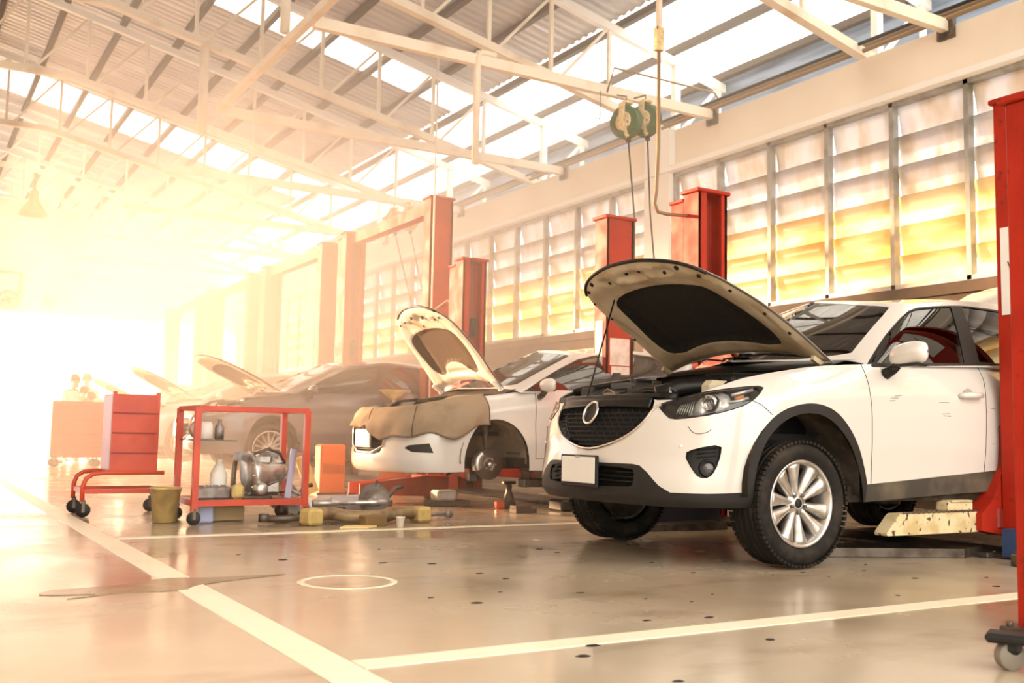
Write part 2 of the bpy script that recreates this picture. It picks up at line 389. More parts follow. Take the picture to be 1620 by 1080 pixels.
# ---------------------------------------------------------------- right wall
XW = 9.5; WZ0, WZ1 = 2.40, 4.56
COLS = [(-3.6, -3.0), (4.1, 4.7), (11.36, 11.94), (18.72, 19.3), (26.1, 26.7), (33.5, 36.2)]
m = MB()
m.box((XW+.11, 16, 1.14), (.22, 40, 2.28)); o = m.build('wall_right', DADO, org=(XW, 16, 0)); o['kind'] = 'structure'
m = MB(); m.box((XW+.11, 16.3, 4.90), (.22, 40, .60)); m.build('wall_right_upper', WALL, org=(XW, 16, 4.6))['kind'] = 'structure'
m = MB(); m.box((XW-.02, 16.3, 4.585), (.28, 40, .07)); m.build('trim_1', WALLTRIM, org=(XW, 16, 4.55))['kind'] = 'structure'
m = MB(); m.box((XW+.09, 16.3, 2.34), (.26, 40, .12)); m.build('trim_2', DADO, org=(XW, 16, 2.3))['kind'] = 'structure'
for k, (a, b) in enumerate(COLS):
    m = MB(); m.box((XW+.06, (a+b)/2, 2.6), (.34, b-a, 5.2)); m.build('wall_pillar', WALLTRIM, org=(XW, a, 0))['kind'] = 'structure'
# louvred windows between the pillars: one frame mesh, louvre blades as parts
random.seed(11)
for k, ((_, a), (b, _2)) in enumerate(zip(COLS, COLS[1:])):
    w = empty('window_%d' % (k+1), (XW, a, WZ0), kind='structure')
    n = max(1, round((b-a)/.975)); st = (b-a)/n; m = MB(); m2 = MB(); m3 = MB()
    for j in range(n+1):
        y = a+j*st; m.box((XW+.02, y, (WZ0+WZ1)/2), (.10, .055, WZ1-WZ0))
    m.box((XW+.02, (a+b)/2, WZ1-.03), (.10, b-a, .06)); m.box((XW+.02, (a+b)/2, WZ0+.03), (.10, b-a, .05))
    m.build('window_frame', GALV, w)
    rows = [4.52, 4.13, 3.79, 3.44, 3.10, 2.76, 2.42]
    for j in range(n):
        y0, y1 = a+j*st+.028, a+(j+1)*st-.028
        open_from = random.choice([3, 3, 4])
        for r in range(6):
            z1, z0 = rows[r]+.03, rows[r+1]-.10
            tilt = .10
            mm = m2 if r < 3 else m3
            # blade: upper edge set outward, lower edge swings in; a fold near the left end where the sheet sags
            dd = random.uniform(-.02, .03)
            us = [0, .06, .12, .15, .22, .4, .6, .8, 1]; sag = [random.uniform(-.01, .02) for _ in us]
            zs = [0, .25, .5, .75, 1]
            mm.grid(lambda u, v: (XW+.05+(tilt+dd)*v+(.012 if .1 < u < .2 else 0)*v, lerp(y1, y0, u), lerp(z1, z0, v)+(dd*.6*(u-.5)+.004*sin(7*u+j))*v), us, zs, True)
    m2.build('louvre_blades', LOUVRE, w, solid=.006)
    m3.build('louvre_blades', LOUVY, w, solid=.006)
# unseen left wall with louvred band, added to block and soften low sun
XL = -6.1
m = MB(); m.box((XL-.1, 9, 1.2), (.2, 28, 2.4)); m.build('wall_sun_block', WALL, org=(XL, 8, 0))['kind'] = 'structure'
m = MB(); m.box((XL-.1, 9, 5.9), (.2, 28, 2.7)); m.build('wall_sun_block_upper', WALL, org=(XL, 8, 4.5))['kind'] = 'structure'
w = empty('window_9', (XL, 8.5, 2.4), kind='structure'); m = MB()
for k in range(29): m.box((XL-.05, -5+k, 3.5), (.08, .05, 2.2))
m.build('window_frame', GALV, w); m = MB(); m.grid(lambda u, v: (XL-.12+.05*sin(v*30), lerp(-5, 23, u), lerp(2.4, 4.6, v)), [0, 1], [i/40 for i in range(41)]); m.build('louvre_blades', LOUVRE, w, solid=.006)
# ---------------------------------------------------------------- roof
SL = .225
def roofz(X): return 6.5+SL*(9.5-X) if X > 0 else 6.5+SL*9.5+SL*X
TY = [4.26+3.695*k-3.695 for k in range(10)]
def corrug(name, x0, x1, y0, y1, material, dz=.10):
    m = MB(); n = max(2, int((y1-y0)/.045)); ys = [y0+(y1-y0)*i/n for i in range(n+1)]
    nx = max(1, int(abs(x1-x0)/1.5)); xs = [x0+(x1-x0)*i/nx for i in range(nx+1)]
    def prof(y):
        t = (y/.19) % 1; return .03*max(0, min(1, (abs(t-.5)-.22)/.1))
    m.grid(lambda x, y: (x, y, roofz(x)+dz+prof(y)), xs, ys, False)
    o = m.build(name, material, org=(x0, y0, roofz(x0)), solid=.004); o['kind'] = 'structure'; return o
strips = [(8.0, 8.9), (15.9, 16.85), (23.7, 25.6)]; ys = [-1.0]
for a, b in strips: ys += [a, b]
ys.append(36.3)
for i in range(len(ys)-1):
    corrug('ceiling', -.0, 8.66, ys[i], ys[i+1], SKYL if i % 2 else SHEET)
corrug('ceiling', 8.66, 10.75, -1, 36.3, SKYL)
corrug('ceiling', -6, 0, -1, 36.3, SHEET)
# eave fascia outside the wall head: grey sheet gutter, seen through the gap above the wall
FASC = mat('gutter_grey', (.24, .31, .42), .45, .3, vcol=(.14, .18, .25), vscale=2, stretch=(1, .5, 4))
m = MB(); m.box((10.72, 17.5, 6.0), (.02, 37, .44)); m.box((10.72, 17.5, 5.76), (.06, 37, .07)); m.box((10.72, 17.5, 6.23), (.06, 37, .05))
o = m.build('eave_gutter', FASC, org=(10.7, 17, 5.7)); o['kind'] = 'structure'
m = MB(); m.box((10.2, 17.5, 5.31), (.5, 37, .05)); m.build('trim_3', WALLTRIM, org=(10, 17, 5.3))['kind'] = 'structure'
PX = [10.6-.945*k for k in range(12)]
p0 = None
for k, x in enumerate(PX):
    if k == 0:
        m = MB(); m.box((x, 17.6, roofz(x)+.04), (.055, 37.2, .10)); m.box((x+.03, 17.6, roofz(x)-.005), (.08, 37.2, .012))
        p0 = m.build('roof_purlin', PURLIN, org=(x, 17.6, roofz(x)))
        tag(p0, 'dark steel purlin under the roof sheets, the lowest one along the eave', 'purlin', 'purlins under the roof sheets')
    else:
        c = copy_tree(p0, (x, 17.6, roofz(x))); c['label'] = 'dark steel purlin under the roof sheets, %s from the eave' % ordinal[k]
# trusses
def botz(X): return 5.22+.222*(9.5-X) if X > 2.25 else 5.22+.222*7.25-.0*X
T0 = TY[1]
t = empty('roof_truss', (9.5, T0, 5.2), 'cream steel roof truss', 'roof truss', 'roof trusses')
def tp(x, z): return (x, T0, z)
m = MB(); m.beam(tp(10.75, roofz(10.75)-.10), tp(0, roofz(0)-.10), .10, .12); m.build('top_chord', WHITE, t)
m = MB(); m.beam(tp(9.75, 5.20), tp(2.25, botz(2.25)), .12, .11); m.beam(tp(2.25, botz(2.25)), tp(0, botz(0)), .12, .11); m.build('bottom_chord', CREAM, t)
m = MB(); m.beam(tp(9.75, 5.16), tp(9.75, roofz(9.75)-.1), .10, .10); m.build('end_post', WHITE, t); m = MB(); m.beam(tp(10.6, 5.3), tp(10.6, roofz(10.6)-.1), .06, .06); m.build('end_post', WHITE, t)
m = MB(); m.beam(tp(9.8, 5.25), tp(10.6, roofz(10.6)-.12), .05, .05); m.build('knee_brace', WHITE, t)
for k in range(9):
    x = 8.5-k
    m = MB(); m.beam(tp(x, botz(x)), tp(x, roofz(x)-.12), .05, .05); m.build('vertical_strut', CREAM, t)
    m = MB(); m.beam(tp(x-.9, botz(x-.9)), tp(x-.04, roofz(x)-.14), .04, .04); m.build('diagonal_strut', CREAM, t)
t['label'] = 'cream steel roof truss landing on the wall beside the camera, nearest in view'
TR = t
for k in range(10):
    if k == 1: continue
    if k == 0: continue
    copy_tree(TR, (9.5, TY[k], 5.2), 'cream steel roof truss, %s from the near end of the hall' % ordinal[k-1] if k > 1 else None)
# level ties at the wall head with a long beam on their inner ends
TIEY = [6.82+3.72*k for k in range(8)]
ti = empty('tie_beam', (9.5, TIEY[0], 5.2), 'cream level tie beam, nearest in view, top right of the photo', 'tie beam', 'level tie beams')
m = MB(); m.beam((9.55, TIEY[0], 5.2), (3.66, TIEY[0], 5.2), .09, .13); m.build('beam', CREAM, ti)
m = MB(); m.box((9.48, TIEY[0], 5.17), (.06, .2, .22)); m.build('wall_plate', STEEL, ti)
for k in range(1, 8):
    copy_tree(ti, (9.5, TIEY[k], 5.2), 'cream level tie beam between the trusses, %s from the near end' % ordinal[k])
for k in range(0, 2):
    m = MB(); m.beam((3.62, TIEY[k], 5.22), (3.62, TIEY[k+1], 5.22), .08, .10)
    o = m.build('longitudinal_beam', CREAM, org=(3.62, TIEY[k], 5.22))
    tag(o, 'cream long beam on the inner ends of the ties, %s length from the near end' % ordinal[k], 'beam', 'long beams on the tie ends')
# hanging power drops: fat pipe with an elbow
def drop(x, y, z1, z0, r, lab, mt=CREAM):
    m = MB(); m.tube([(x+.25, y, z1), (x+.08, y, z1), (x+.02, y, z1-.02), (x, y, z1-.08), (x, y, z0)], r, 10)
    return tag(m.build('hanging_conduit', mt, org=(x, y, z1)), lab, 'conduit', 'hanging conduits')
drop(5.72, 10.52, 5.30, 3.92, .045, 'cream conduit hanging from the second tie beam with a bent elbow')
drop(3.62, 15.25, 6.50, 5.12, .07, 'thick cream conduit hanging above the red trolleys at the left')
drop(3.66, 11.55, 6.42, 5.42, .06, 'thick cream conduit hanging above the bent conduit, top left')
# brown service pipes along the wall head
for k, (x, z, r) in enumerate([(9.44, 5.27, .028), (9.36, 5.33, .022), (9.52, 5.36, .03)]):
    m = MB(); m.tube([(x, 1, z), (x, 35.8, z)], r, 8)
    tag(m.build('service_pipe', [PIPEBR, BLACK, PIPEBR][k], org=(x, 1, z)), 'long %s service pipe on the wall head, %s' % (['brown', 'black', 'brown'][k], ['in the middle of three', 'furthest from the wall', 'closest under the roof'][k]), 'pipe', 'service pipes on the wall head')
# ---------------------------------------------------------------- far end: gable fascia above an open front
m = MB()
gp = [(-6, 4.35), (9.6, 4.35), (9.6, roofz(9.6)+.05), (0, roofz(0)+.05), (-6, roofz(-6)+.05)]
m.prism(gp, lambda a, b: (a, 36.2, b), lambda a, b: (a, 36.4, b)); m.build('wall_far', WALL, org=(2, 36.2, 4.4))['kind'] = 'structure'
m = MB(); m.box((0, 80, -.12), (90, 64, .1)); m.build('ground_outside', mat('yard_concrete', (.62, .60, .60), .7), org=(0, 50, -.12))['kind'] = 'structure'
# ---------------------------------------------------------------- cars: panels cut from one continuous shell
PAINTW = mat('car_paint_white', (.68, .65, .60), .22, coat=1)
PAINTD = mat('car_paint_dark', (.10, .09, .10), .25, coat=1)
PAINTS = mat('car_paint_silver', (.50, .48, .46), .25, .4, coat=1)
CLAD = mat('car_cladding', (.020, .018, .016), .5, spec=.3, bump=.12, bscale=260)
CLADDIRTY = mat('car_cladding_dusty', (.05, .043, .033), .6, vcol=(.13, .10, .065), vscale=5, vlo=.42, vhi=.7)
GLASS = tinted_glass('car_glass', (.16, .15, .14), 1)
LENS = tinted_glass('lamp_lens', (.95, .95, .95), 1)
GLOSSB = mat('gloss_black', (.006, .006, .006), .22, spec=.35)
UNDER = mat('underbody', (.022, .016, .011), .8, spec=.2, vcol=(.07, .05, .03), vscale=5)
HOODIN = mat('hood_inside', (.62, .53, .38), .5, vcol=(.42, .33, .2), vscale=3, coat=.2)
SEAT = mat('car_interior', (.05, .045, .04), .8)
AMBERL = mat('amber_lens', (.65, .22, .04), .2)
PLATE = mat('number_plate_white', (.86, .84, .78), .4)
def inpoly(p, poly):
    x, y = p; c = False; n = len(poly); j = n-1
    for i in range(n):
        a, b = poly[i], poly[j]
        if (a[1] > y) != (b[1] > y) and x < (b[0]-a[0])*(y-a[1])/(b[1]-a[1])+a[0]: c = not c
        j = i
    return c
def smoothpoly(p, n=2, closed=True):
    for _ in range(n):
        q = []
        N_ = len(p)
        for i in range(N_ if closed else N_-1):
            a, b = p[i], p[(i+1) % N_]
            q += [(a[0]*.75+b[0]*.25, a[1]*.75+b[1]*.25), (a[0]*.25+b[0]*.75, a[1]*.25+b[1]*.75)]
        p = q if closed else [p[0]]+q+[p[-1]]
    return p
def resamp(p, d, closed=True):
    out = []; n = len(p)
    for i in range(n if closed else n-1):
        a, b = p[i], p[(i+1) % n]; k = max(1, int(hypot(b[0]-a[0], b[1]-a[1])/d))
        out += [(lerp(a[0], b[0], t/k), lerp(a[1], b[1], t/k)) for t in range(k)]
    if not closed: out.append(p[-1])
    return out
def mir(p): return [(-a, b) for a, b in p]
def strip(line, w):
    """thin polygon along a line: a panel gap"""
    L_, R_ = [], []
    for i, p in enumerate(line):
        a, b = line[max(0, i-1)], line[min(len(line)-1, i+1)]; d = hypot(b[0]-a[0], b[1]-a[1]) or 1
        nx, ny = -(b[1]-a[1])/d*w/2, (b[0]-a[0])/d*w/2; L_.append((p[0]+nx, p[1]+ny)); R_.append((p[0]-nx, p[1]-ny))
    return L_+R_[::-1]
class Patch(tuple):
    def __new__(cls, P, F_): return tuple.__new__(cls, (P, F_))
def panel(name, material, patch, outdir, parent, thick=.01):
    """a sheet with real thickness; shading normals follow the smooth surface. outdir(point) gives a direction that faces out"""
    P, F_ = patch; Nn = []; P = [Vector(p) for p in P]
    for p, n in zip(P, patch.N): Nn.append(n if n.dot(outdir(p)) >= 0 else -n)
    FF = []
    for f in F_:
        a, b, c = (P[i] for i in f); k = (b-a).cross(c-a); FF.append(list(f) if k.dot(Nn[f[0]]+Nn[f[1]]+Nn[f[2]]) > 0 else list(f)[::-1])
    n = len(P); V = list(P); NN = list(Nn); G = list(FF)
    if thick:
        V += [p-q*thick for p, q in zip(P, Nn)]; NN += [-q for q in Nn]; G += [[i+n for i in f[::-1]] for f in FF]
        E = {}
        for f in FF:
            for i in range(3): E[(f[i], f[(i+1) % 3])] = 1
        for (i, j) in list(E):
            if (j, i) not in E: G.append([j, i, i+n, j+n])
    org = ORG[parent.name]
    me = bpy.data.meshes.new(name); me.from_pydata([v-org for v in V], [], G); me.materials.append(material)
    me.polygons.foreach_set('use_smooth', [True]*len(G)); me.update()
    me.normals_split_custom_set_from_vertices([tuple(q) for q in NN])
    o = bpy.data.objects.new(name, me); C.objects.link(o); o.parent = parent; o.location = (0, 0, 0); ORG[o.name] = org.copy()
    return o
def cut(fn, outer, regions, step, flipfn=None, insets=None):
    """triangulate the flat pattern with every outline as a constraint; returns {region: (verts, faces)}"""
    V = []; E_ = []
    def addp(p):
        n = len(V); V.extend(Vector(q) for q in p); E_.extend((n+i, n+(i+1) % len(p)) for i in range(len(p)))
    polys = [(nm, resamp(p, step*.7)) for nm, p in regions]; outer = resamp(outer, step*.7)
    addp(outer)
    for nm, p in polys: addp(p)
    x0, x1 = min(p[0] for p in outer), max(p[0] for p in outer); y0, y1 = min(p[1] for p in outer), max(p[1] for p in outer)
    nx, ny = int((x1-x0)/step), int((y1-y0)/step)
    cells = {}
    for q in V: cells.setdefault((int(q.x//step), int(q.y//step)), []).append(q)
    def near(p):
        a, b = int(p[0]//step), int(p[1]//step)
        return any((q.x-p[0])**2+(q.y-p[1])**2 < (step*.42)**2 for i in (-1, 0, 1) for j in (-1, 0, 1) for q in cells.get((a+i, b+j), ()))
    for i in range(nx+1):
        for j in range(ny+1):
            p = (x0+(x1-x0)*(i+.5*(j % 2))/nx, y0+(y1-y0)*j/ny)
            if inpoly(p, outer) and not near(p): V.append(Vector(p))
    r = delaunay_2d_cdt(V, E_, [], 0, 1e-5); out = {}
    bb = [(nm, p, min(q[0] for q in p), max(q[0] for q in p), min(q[1] for q in p), max(q[1] for q in p)) for nm, p in polys]
    vv = r[0]
    rng = {}
    for f in r[2]:
        c = (sum(vv[i].x for i in f)/3, sum(vv[i].y for i in f)/3)
        if not inpoly(c, outer): continue
        nm = '_'
        for n_, p, a, b, c0, d in bb:
            if a <= c[0] <= b and c0 <= c[1] <= d and inpoly(c, p): nm = n_; break
        out.setdefault(nm, []).append(f)
    res = {}
    for nm, fs in out.items():
        ids = sorted({i for f in fs for i in f}); mp = {i: k for k, i in enumerate(ids)}; ins = (insets or {}).get(nm.split('|')[0], 0)
        P = [fn(vv[i].x, vv[i].y, ins) for i in ids]; F_ = []; e = .004; Nn = []
        for i, q in zip(ids, P):
            a, b = vv[i].x, vv[i].y; q = Vector(q)
            du = Vector(fn(a+e, b, ins))-Vector(fn(a-e, b, ins)); dv = Vector(fn(a, b+e, ins))-Vector(fn(a, b-e, ins))
            n = du.cross(dv); Nn.append(n.normalized() if n.length > 1e-12 else Vector((0, 0, 1)))
        for f in fs:
            t = [mp[i] for i in f]
            A, B, D = (Vector(P[i]) for i in t)
            if (B-A).cross(D-A).length < 1e-9: continue
            F_.append(t)
        res[nm] = Patch(P, F_); res[nm].N = Nn
    return res
def turned(P, F_, centre):
    """make faces look away from the centre line of the car"""
    out = []
    for f in F_:
        a, b, c = (Vector(P[i]) for i in f[:3]); n = (b-a).cross(c-a); m = (a+b+c)/3-Vector(centre((a+b+c)/3))
        out.append(f if n.dot(m) > 0 else f[::-1])
    return out
def make_tyre_wheel(c, r, rim, width, kind, parent, side=-1, cam_=0, dirty=True):
    """wheel with its axle along y; side = direction of the outer face"""
    def at(p): return (c[0]+p[0], c[1]+p[1], c[2]+p[2])
    ax = (0, side, 0); w = width/2; m = MB()
    prof = [(rim-.012, -w*.78), (rim+.004, -w*.9), (rim+(r-rim)*.45, -w*1.04), (r-.028, -w*.96), (r-.008, -w*.80)]
    for g in (-.55, -.2, .2, .55):
        prof += [(r, w*(g-.13)), (r-.009, w*(g-.10)) if False else (r, w*(g-.06)), (r-.009, w*(g-.05)), (r-.009, w*(g+.03)), (r, w*(g+.04))]
    prof += [(r-.008, w*.80), (r-.028, w*.96), (rim+(r-rim)*.45, w*1.04), (rim+.02, w*.97), (rim+.004, w*.88), (rim-.012, w*.76)]
    m.lathe(prof, c, ax, 72)
    for k in range(72):   # shoulder blocks
        a = 2*pi*k/72
        for sd in (-1, 1):
            p = Vector(at(((r-.004)*cos(a), sd*w*.86, (r-.004)*sin(a)))); M = Matrix.Rotation(-a, 4, 'Y')
            m.box(p, (.016, .030, .020), M=M)
    ty = m.build('tyre', RUBBER, parent)
    m = MB(); o = w*.80
    m.lathe([(rim-.012, w*.76), (rim-.002, w*.86), (rim-.010, w*.90), (rim-.022, w*.84), (rim-.030, w*.55), (rim-.055, w*.1), (rim-.05, -w*.78), (rim-.04, -w*.8)], c, ax, 64)
    rm = m.build('rim', ALU, parent)
    m = MB(); n = 10 if kind == 'ten' else 15 if kind == 'multi' else 12
    for k in range(n):
        pair = k//2; a = 2*pi*k/n+pi/2+.12
        if kind == 'ten':
            ac = 2*pi*(pair+.5)/5+pi/2-.19; aa = 2*pi*k/n+pi/2-.19+(.05 if k % 2 == 0 else -.05); a0 = ac+(.30 if k % 2 else -.30)*1.0; a = aa+2*pi/20
        else: a0 = a
        us = [i/8 for i in range(9)]
        def sp(u, v):
            rr = lerp(.045, rim-.022, u); an = lerp(a0, a, min(1, u*1.25)**.8); wd = (lerp(.021, .050, u**1.3) if kind == 'ten' else .010)
            t = (v-.5)*2; h = w*(.62+.20*u)-(.012+.02*(1-u))*abs(t)**2*1.2
            if abs(t) > .99: h -= .03
            ta = an+t*wd/rr if rr > .01 else an
            return at((rr*cos(ta), side*h, rr*sin(ta)))
        m.grid(sp, us, [0, .08, .25, .5, .75, .92, 1], True, flip=(side > 0))
        m.grid(lambda u, v: at((lerp(.045, rim-.022, u)*cos(lerp(a0, a, min(1, u*1.25)**.8)), side*(w*(.62+.20*u)-.055), lerp(.045, rim-.022, u)*sin(lerp(a0, a, min(1, u*1.25)**.8)))) , us, [0, 1], True) if False else None
    sp_ = m.build('spokes', ALU, rm, solid=.02)
    m = MB(); m.lathe([(0, w*.60), (.022, w*.60), (.024, w*.64), (.034, w*.66), (.036, w*.62), (.060, w*.56), (.075, w*.42), (.06, 0), (0, 0)], c, ax, 32); m.build('hub', ALU, rm)
    m = MB(); m.disc(at((0, side*w*.655, 0)), ax, .024, .006); m.build('centre_cap', BLACK, rm)
    for k in range(5):
        m = MB(); a = 2*pi*k/5+pi/2+pi; q = at((.052*cos(a), side*w*.60, .052*sin(a))); m.disc(q, ax, .0095, .022, 6); m.build('wheel_nut', STEEL, rm)
    m = MB(); m.lathe([(.02, -w*.52), (rim-.045, -w*.52), (rim-.045, -w*.60), (.02, -w*.60)], c, ax, 32, closed=True); m.build('shade_disc', UNDER, parent)  # dark disc added to stand for the shade inside the wheel
    return ty
def make_disc(c, r, parent, side=-1):
    ax = (0, side, 0); m = MB()
    m.lathe([(.03, .0), (.03, .018), (.066, .018), (.070, .0), (r, 0), (r, -.022), (.07, -.022), (.06, -.06), (.0, -.06)], c, ax, 40)
    d = m.build('brake_disc', mat('disc_iron', (.16, .13, .11), .4, .75), parent)
    m = MB(); m.lathe([(0, .03), (.020, .03), (.024, .02), (.024, 0)], c, ax, 20)
    for k in range(5):
        a = 2*pi*k/5; m.tube([(c[0]+.05*cos(a), c[1]+side*.015, c[2]+.05*sin(a)), (c[0]+.05*cos(a), c[1]+side*.035, c[2]+.05*sin(a))], .007, 6)
    m.build('hub', ALU, d)
    m = MB()
    m.lathe([(r*.62, -.05), (r*.62, .035), (r*1.12, .035), (r*1.12, -.05)], c, ax, 10, closed=True, a0=pi*1.72, a1=pi*2.12)
    m.build('caliper', ALU, parent)
    m = MB(); m.tube([(c[0]+.02, c[1]-side*.05, c[2]+.02), (c[0]+.01, c[1]-side*.10, c[2]+.25), (c[0]+.02, c[1]-side*.14, c[2]+.42)], [.022, .03, .035], 10)
    m.tube([(c[0], c[1]-side*.03, c[2]), (c[0]+.03, c[1]-side*.3, c[2]-.02), (c[0]+.1, c[1]-side*.5, c[2]-.02)], .025, 8)
    m.build('strut', STEEL, parent)
def make_car(name, X0, Yc, zoff, shellspec, housespec, F, paint, label, cat='car', wheels=(), hood=0, detail=True, group=None):
    """F: dictionary of outlines in (distance along the perimeter, height)"""
    root = empty(name, (X0, Yc, 0), label, cat, group)
    S = mk(shellspec); H = House(**{k: v for k, v in housespec.items()})
    W = lambda p: (X0+p[0], Yc+p[1], p[2]+zoff)
    fn = lambda s, z, i=0: W(S.P(s, z, i)); hf = lambda k, v, i=0: W(H.P(k, v, i))
    cen = lambda p: (min(max(p.x, X0+1.0), X0+3.4), Yc, p.z)
    step = .045 if detail else .075
    N_ = 90; ss = [-S.L+2*S.L*i/N_/1 for i in range(N_+1)]
    outer = [(s, S.ztop(s)) for s in ss]+[(s, S.zbot(s)) for s in reversed(ss)]
    reg = []
    for q, (nm, side, p) in enumerate(F['regions']):
        if side in ('n', 'b'): reg.append((nm+'|n%d' % q, p))
        if side in ('f', 'b'): reg.append((nm+'|f%d' % q, mir(p)))
        if side == 'c': reg.append((nm+'|c%d' % q, p))
    R = cut(fn, outer, reg, step, insets=F.get('insets'))
    mm = F['mats']
    for nm, (P, Fc) in list(R.items()):
        base = nm.split('|')[0]
        if base in ('wheel_opening', 'lamp', 'hole'): continue
        nmx = {'_': 'body_shell'}.get(base, base)
        panel(nmx, mm.get(base, paint), R[nm], lambda p: p-Vector(cen(p)), root, .012)
    # glasshouse
    outerH = [(-6+12*i/60, 1) for i in range(61)]+[(6-12*i/60, 0) for i in range(61)]
    regH = []
    for q, (nm, side, p) in enumerate(F['house']):
        if side in ('b', 'n'): regH.append((nm+'|n%d' % q, p))
        if side in ('b', 'f'): regH.append((nm+'|f%d' % q, mir(p)))
        if side == 'c': regH.append((nm+'|c%d' % q, p))
    # scaled pattern: k is about .7 m per unit
    sc_ = .7
    fk = lambda a, b, i=0: hf(a/sc_, b/sc_, i)
    R = cut(fk, [(a*sc_, b*sc_) for a, b in outerH], [(n_, [(a*sc_, b*sc_) for a, b in p]) for n_, p in regH], step*1.1, insets=dict(windscreen=.006, side_window=.008, rear_window=.006))
    for nm, (P, Fc) in list(R.items()):
        base = nm.split('|')[0]
        panel({'_': 'cabin_frame'}.get(base, base), mm.get(base, paint), R[nm], lambda p: p-Vector(cen(p)), root, .006)
    # roof
    m = MB(); ks = [6*i/48 for i in range(49)]
    def rf(k, v):
        a, b = H.P(k, 1), H.P(-k, 1); t = v; c = H.crown*min(1, abs(a[1])/.5)
        return W((lerp(b[0], a[0], t), lerp(b[1], a[1], t), lerp(b[2], a[2], t)+c*(1-(2*t-1)**2)))
    vv = [i/16 for i in range(17)]; m.grid(rf, ks, vv, True); P = m.v
    F2 = [f if (Vector(P[f[1]])-Vector(P[f[0]])).cross(Vector(P[f[2]])-Vector(P[f[0]])).z > 0 else f[::-1] for f in m.f]; m.f = F2
    m.build('roof', paint, root, solid=.012)
    # floor pan, cabin box, seats, dash
    m = MB(); yb = S.P(2.2, .5)[1]-.03
    m.box(W((2.35, 0, .40)), (2.2, 2*yb-.04, .09)); m.box(W((.85, 0, .40)), (.9, 1.0, .08)); m.box(W((3.9, 0, .45)), (.9, 1.1, .12))
    m.box(W((1.9, .35, .37)), (2.6, .08, .08)); m.box(W((1.9, -.35, .37)), (2.6, .08, .08)); m.build('underbody', UNDER, root)
    m = MB(); m.box(W((1.30, 0, .72)), (.06, 2*yb-.20, .50)); m.box(W((1.58, 0, .96)), (.42, 2*yb-.30, .16), bev=.04); m.build('dashboard', SEAT, root)
    for sx in (2.15, 3.05):
        for sy in (-.38, .38):
            m = MB(); m.box(W((sx, sy, .72)), (.5, .5, .16), bev=.05)
            m.beam(W((sx+.22, sy, .75)), W((sx+.36, sy, 1.30)), .46, .12, up=(1, 0, 0), bev=.05)
            m.box(W((sx+.39, sy, 1.38)), (.09, .24, .15), bev=.04); m.build('car_seat', SEAT, root)
    # wheel wells
    for (wx, z_, r_) in F['wells']:
        for sd in (-1, 1):
            yo = S.P(S.s_of_x(wx), .7)[1]-.02; m = MB(); a0, a1 = -.15, pi+.15; n = 20
            P = []
            for i in range(n+1):
                a = lerp(a0, a1, i/n)
                P += [W((wx+r_*cos(a), sd*yo, z_+r_*sin(a)*1.0)), W((wx+r_*cos(a), sd*(yo-.36), z_+r_*sin(a)))]
            P.append(W((wx, sd*(yo-.36), z_))); cidx = len(P)-1
            m.add(P, [[2*i, 2*i+2, 2*i+3, 2*i+1] for i in range(n)]+[[2*i+1, 2*i+3, cidx] for i in range(n)], True)
            m.build('wheel_well', F.get('wellmat', UNDER), root, solid=.006)
    for w_ in wheels:
        if w_['kind'] == 'disc': make_disc(W(w_['c']), .14, root, w_['side'])
        else:
            make_tyre_wheel(W(w_['c']), w_['r'], w_['rim'], w_['w'], w_['kind'], root, w_['side'])
            c = W((w_['c'][0], w_['c'][1]-w_['side']*.02, w_['c'][2])); m = MB()
            m.lathe([(0, .0), (.15, .0), (.15, -.02), (0, -.02)], c, (0, w_['side'], 0), 32); m.build('brake_disc', STEEL, root)
    if hood is not None: make_hood(root, W, F['hood'], hood, paint, detail)
    return root, S, H, W
def sdist(x, y, poly):
    best = 9; n = len(poly)
    for i in range(n):
        a, b = poly[i-1], poly[i]; dx, dy = b[0]-a[0], b[1]-a[1]; l = dx*dx+dy*dy
        t = max(0, min(1, ((x-a[0])*dx+(y-a[1])*dy)/l)) if l else 0
        d = (x-a[0]-dx*t)**2+(y-a[1]-dy*t)**2
        if d < best: best = d
    return best**.5
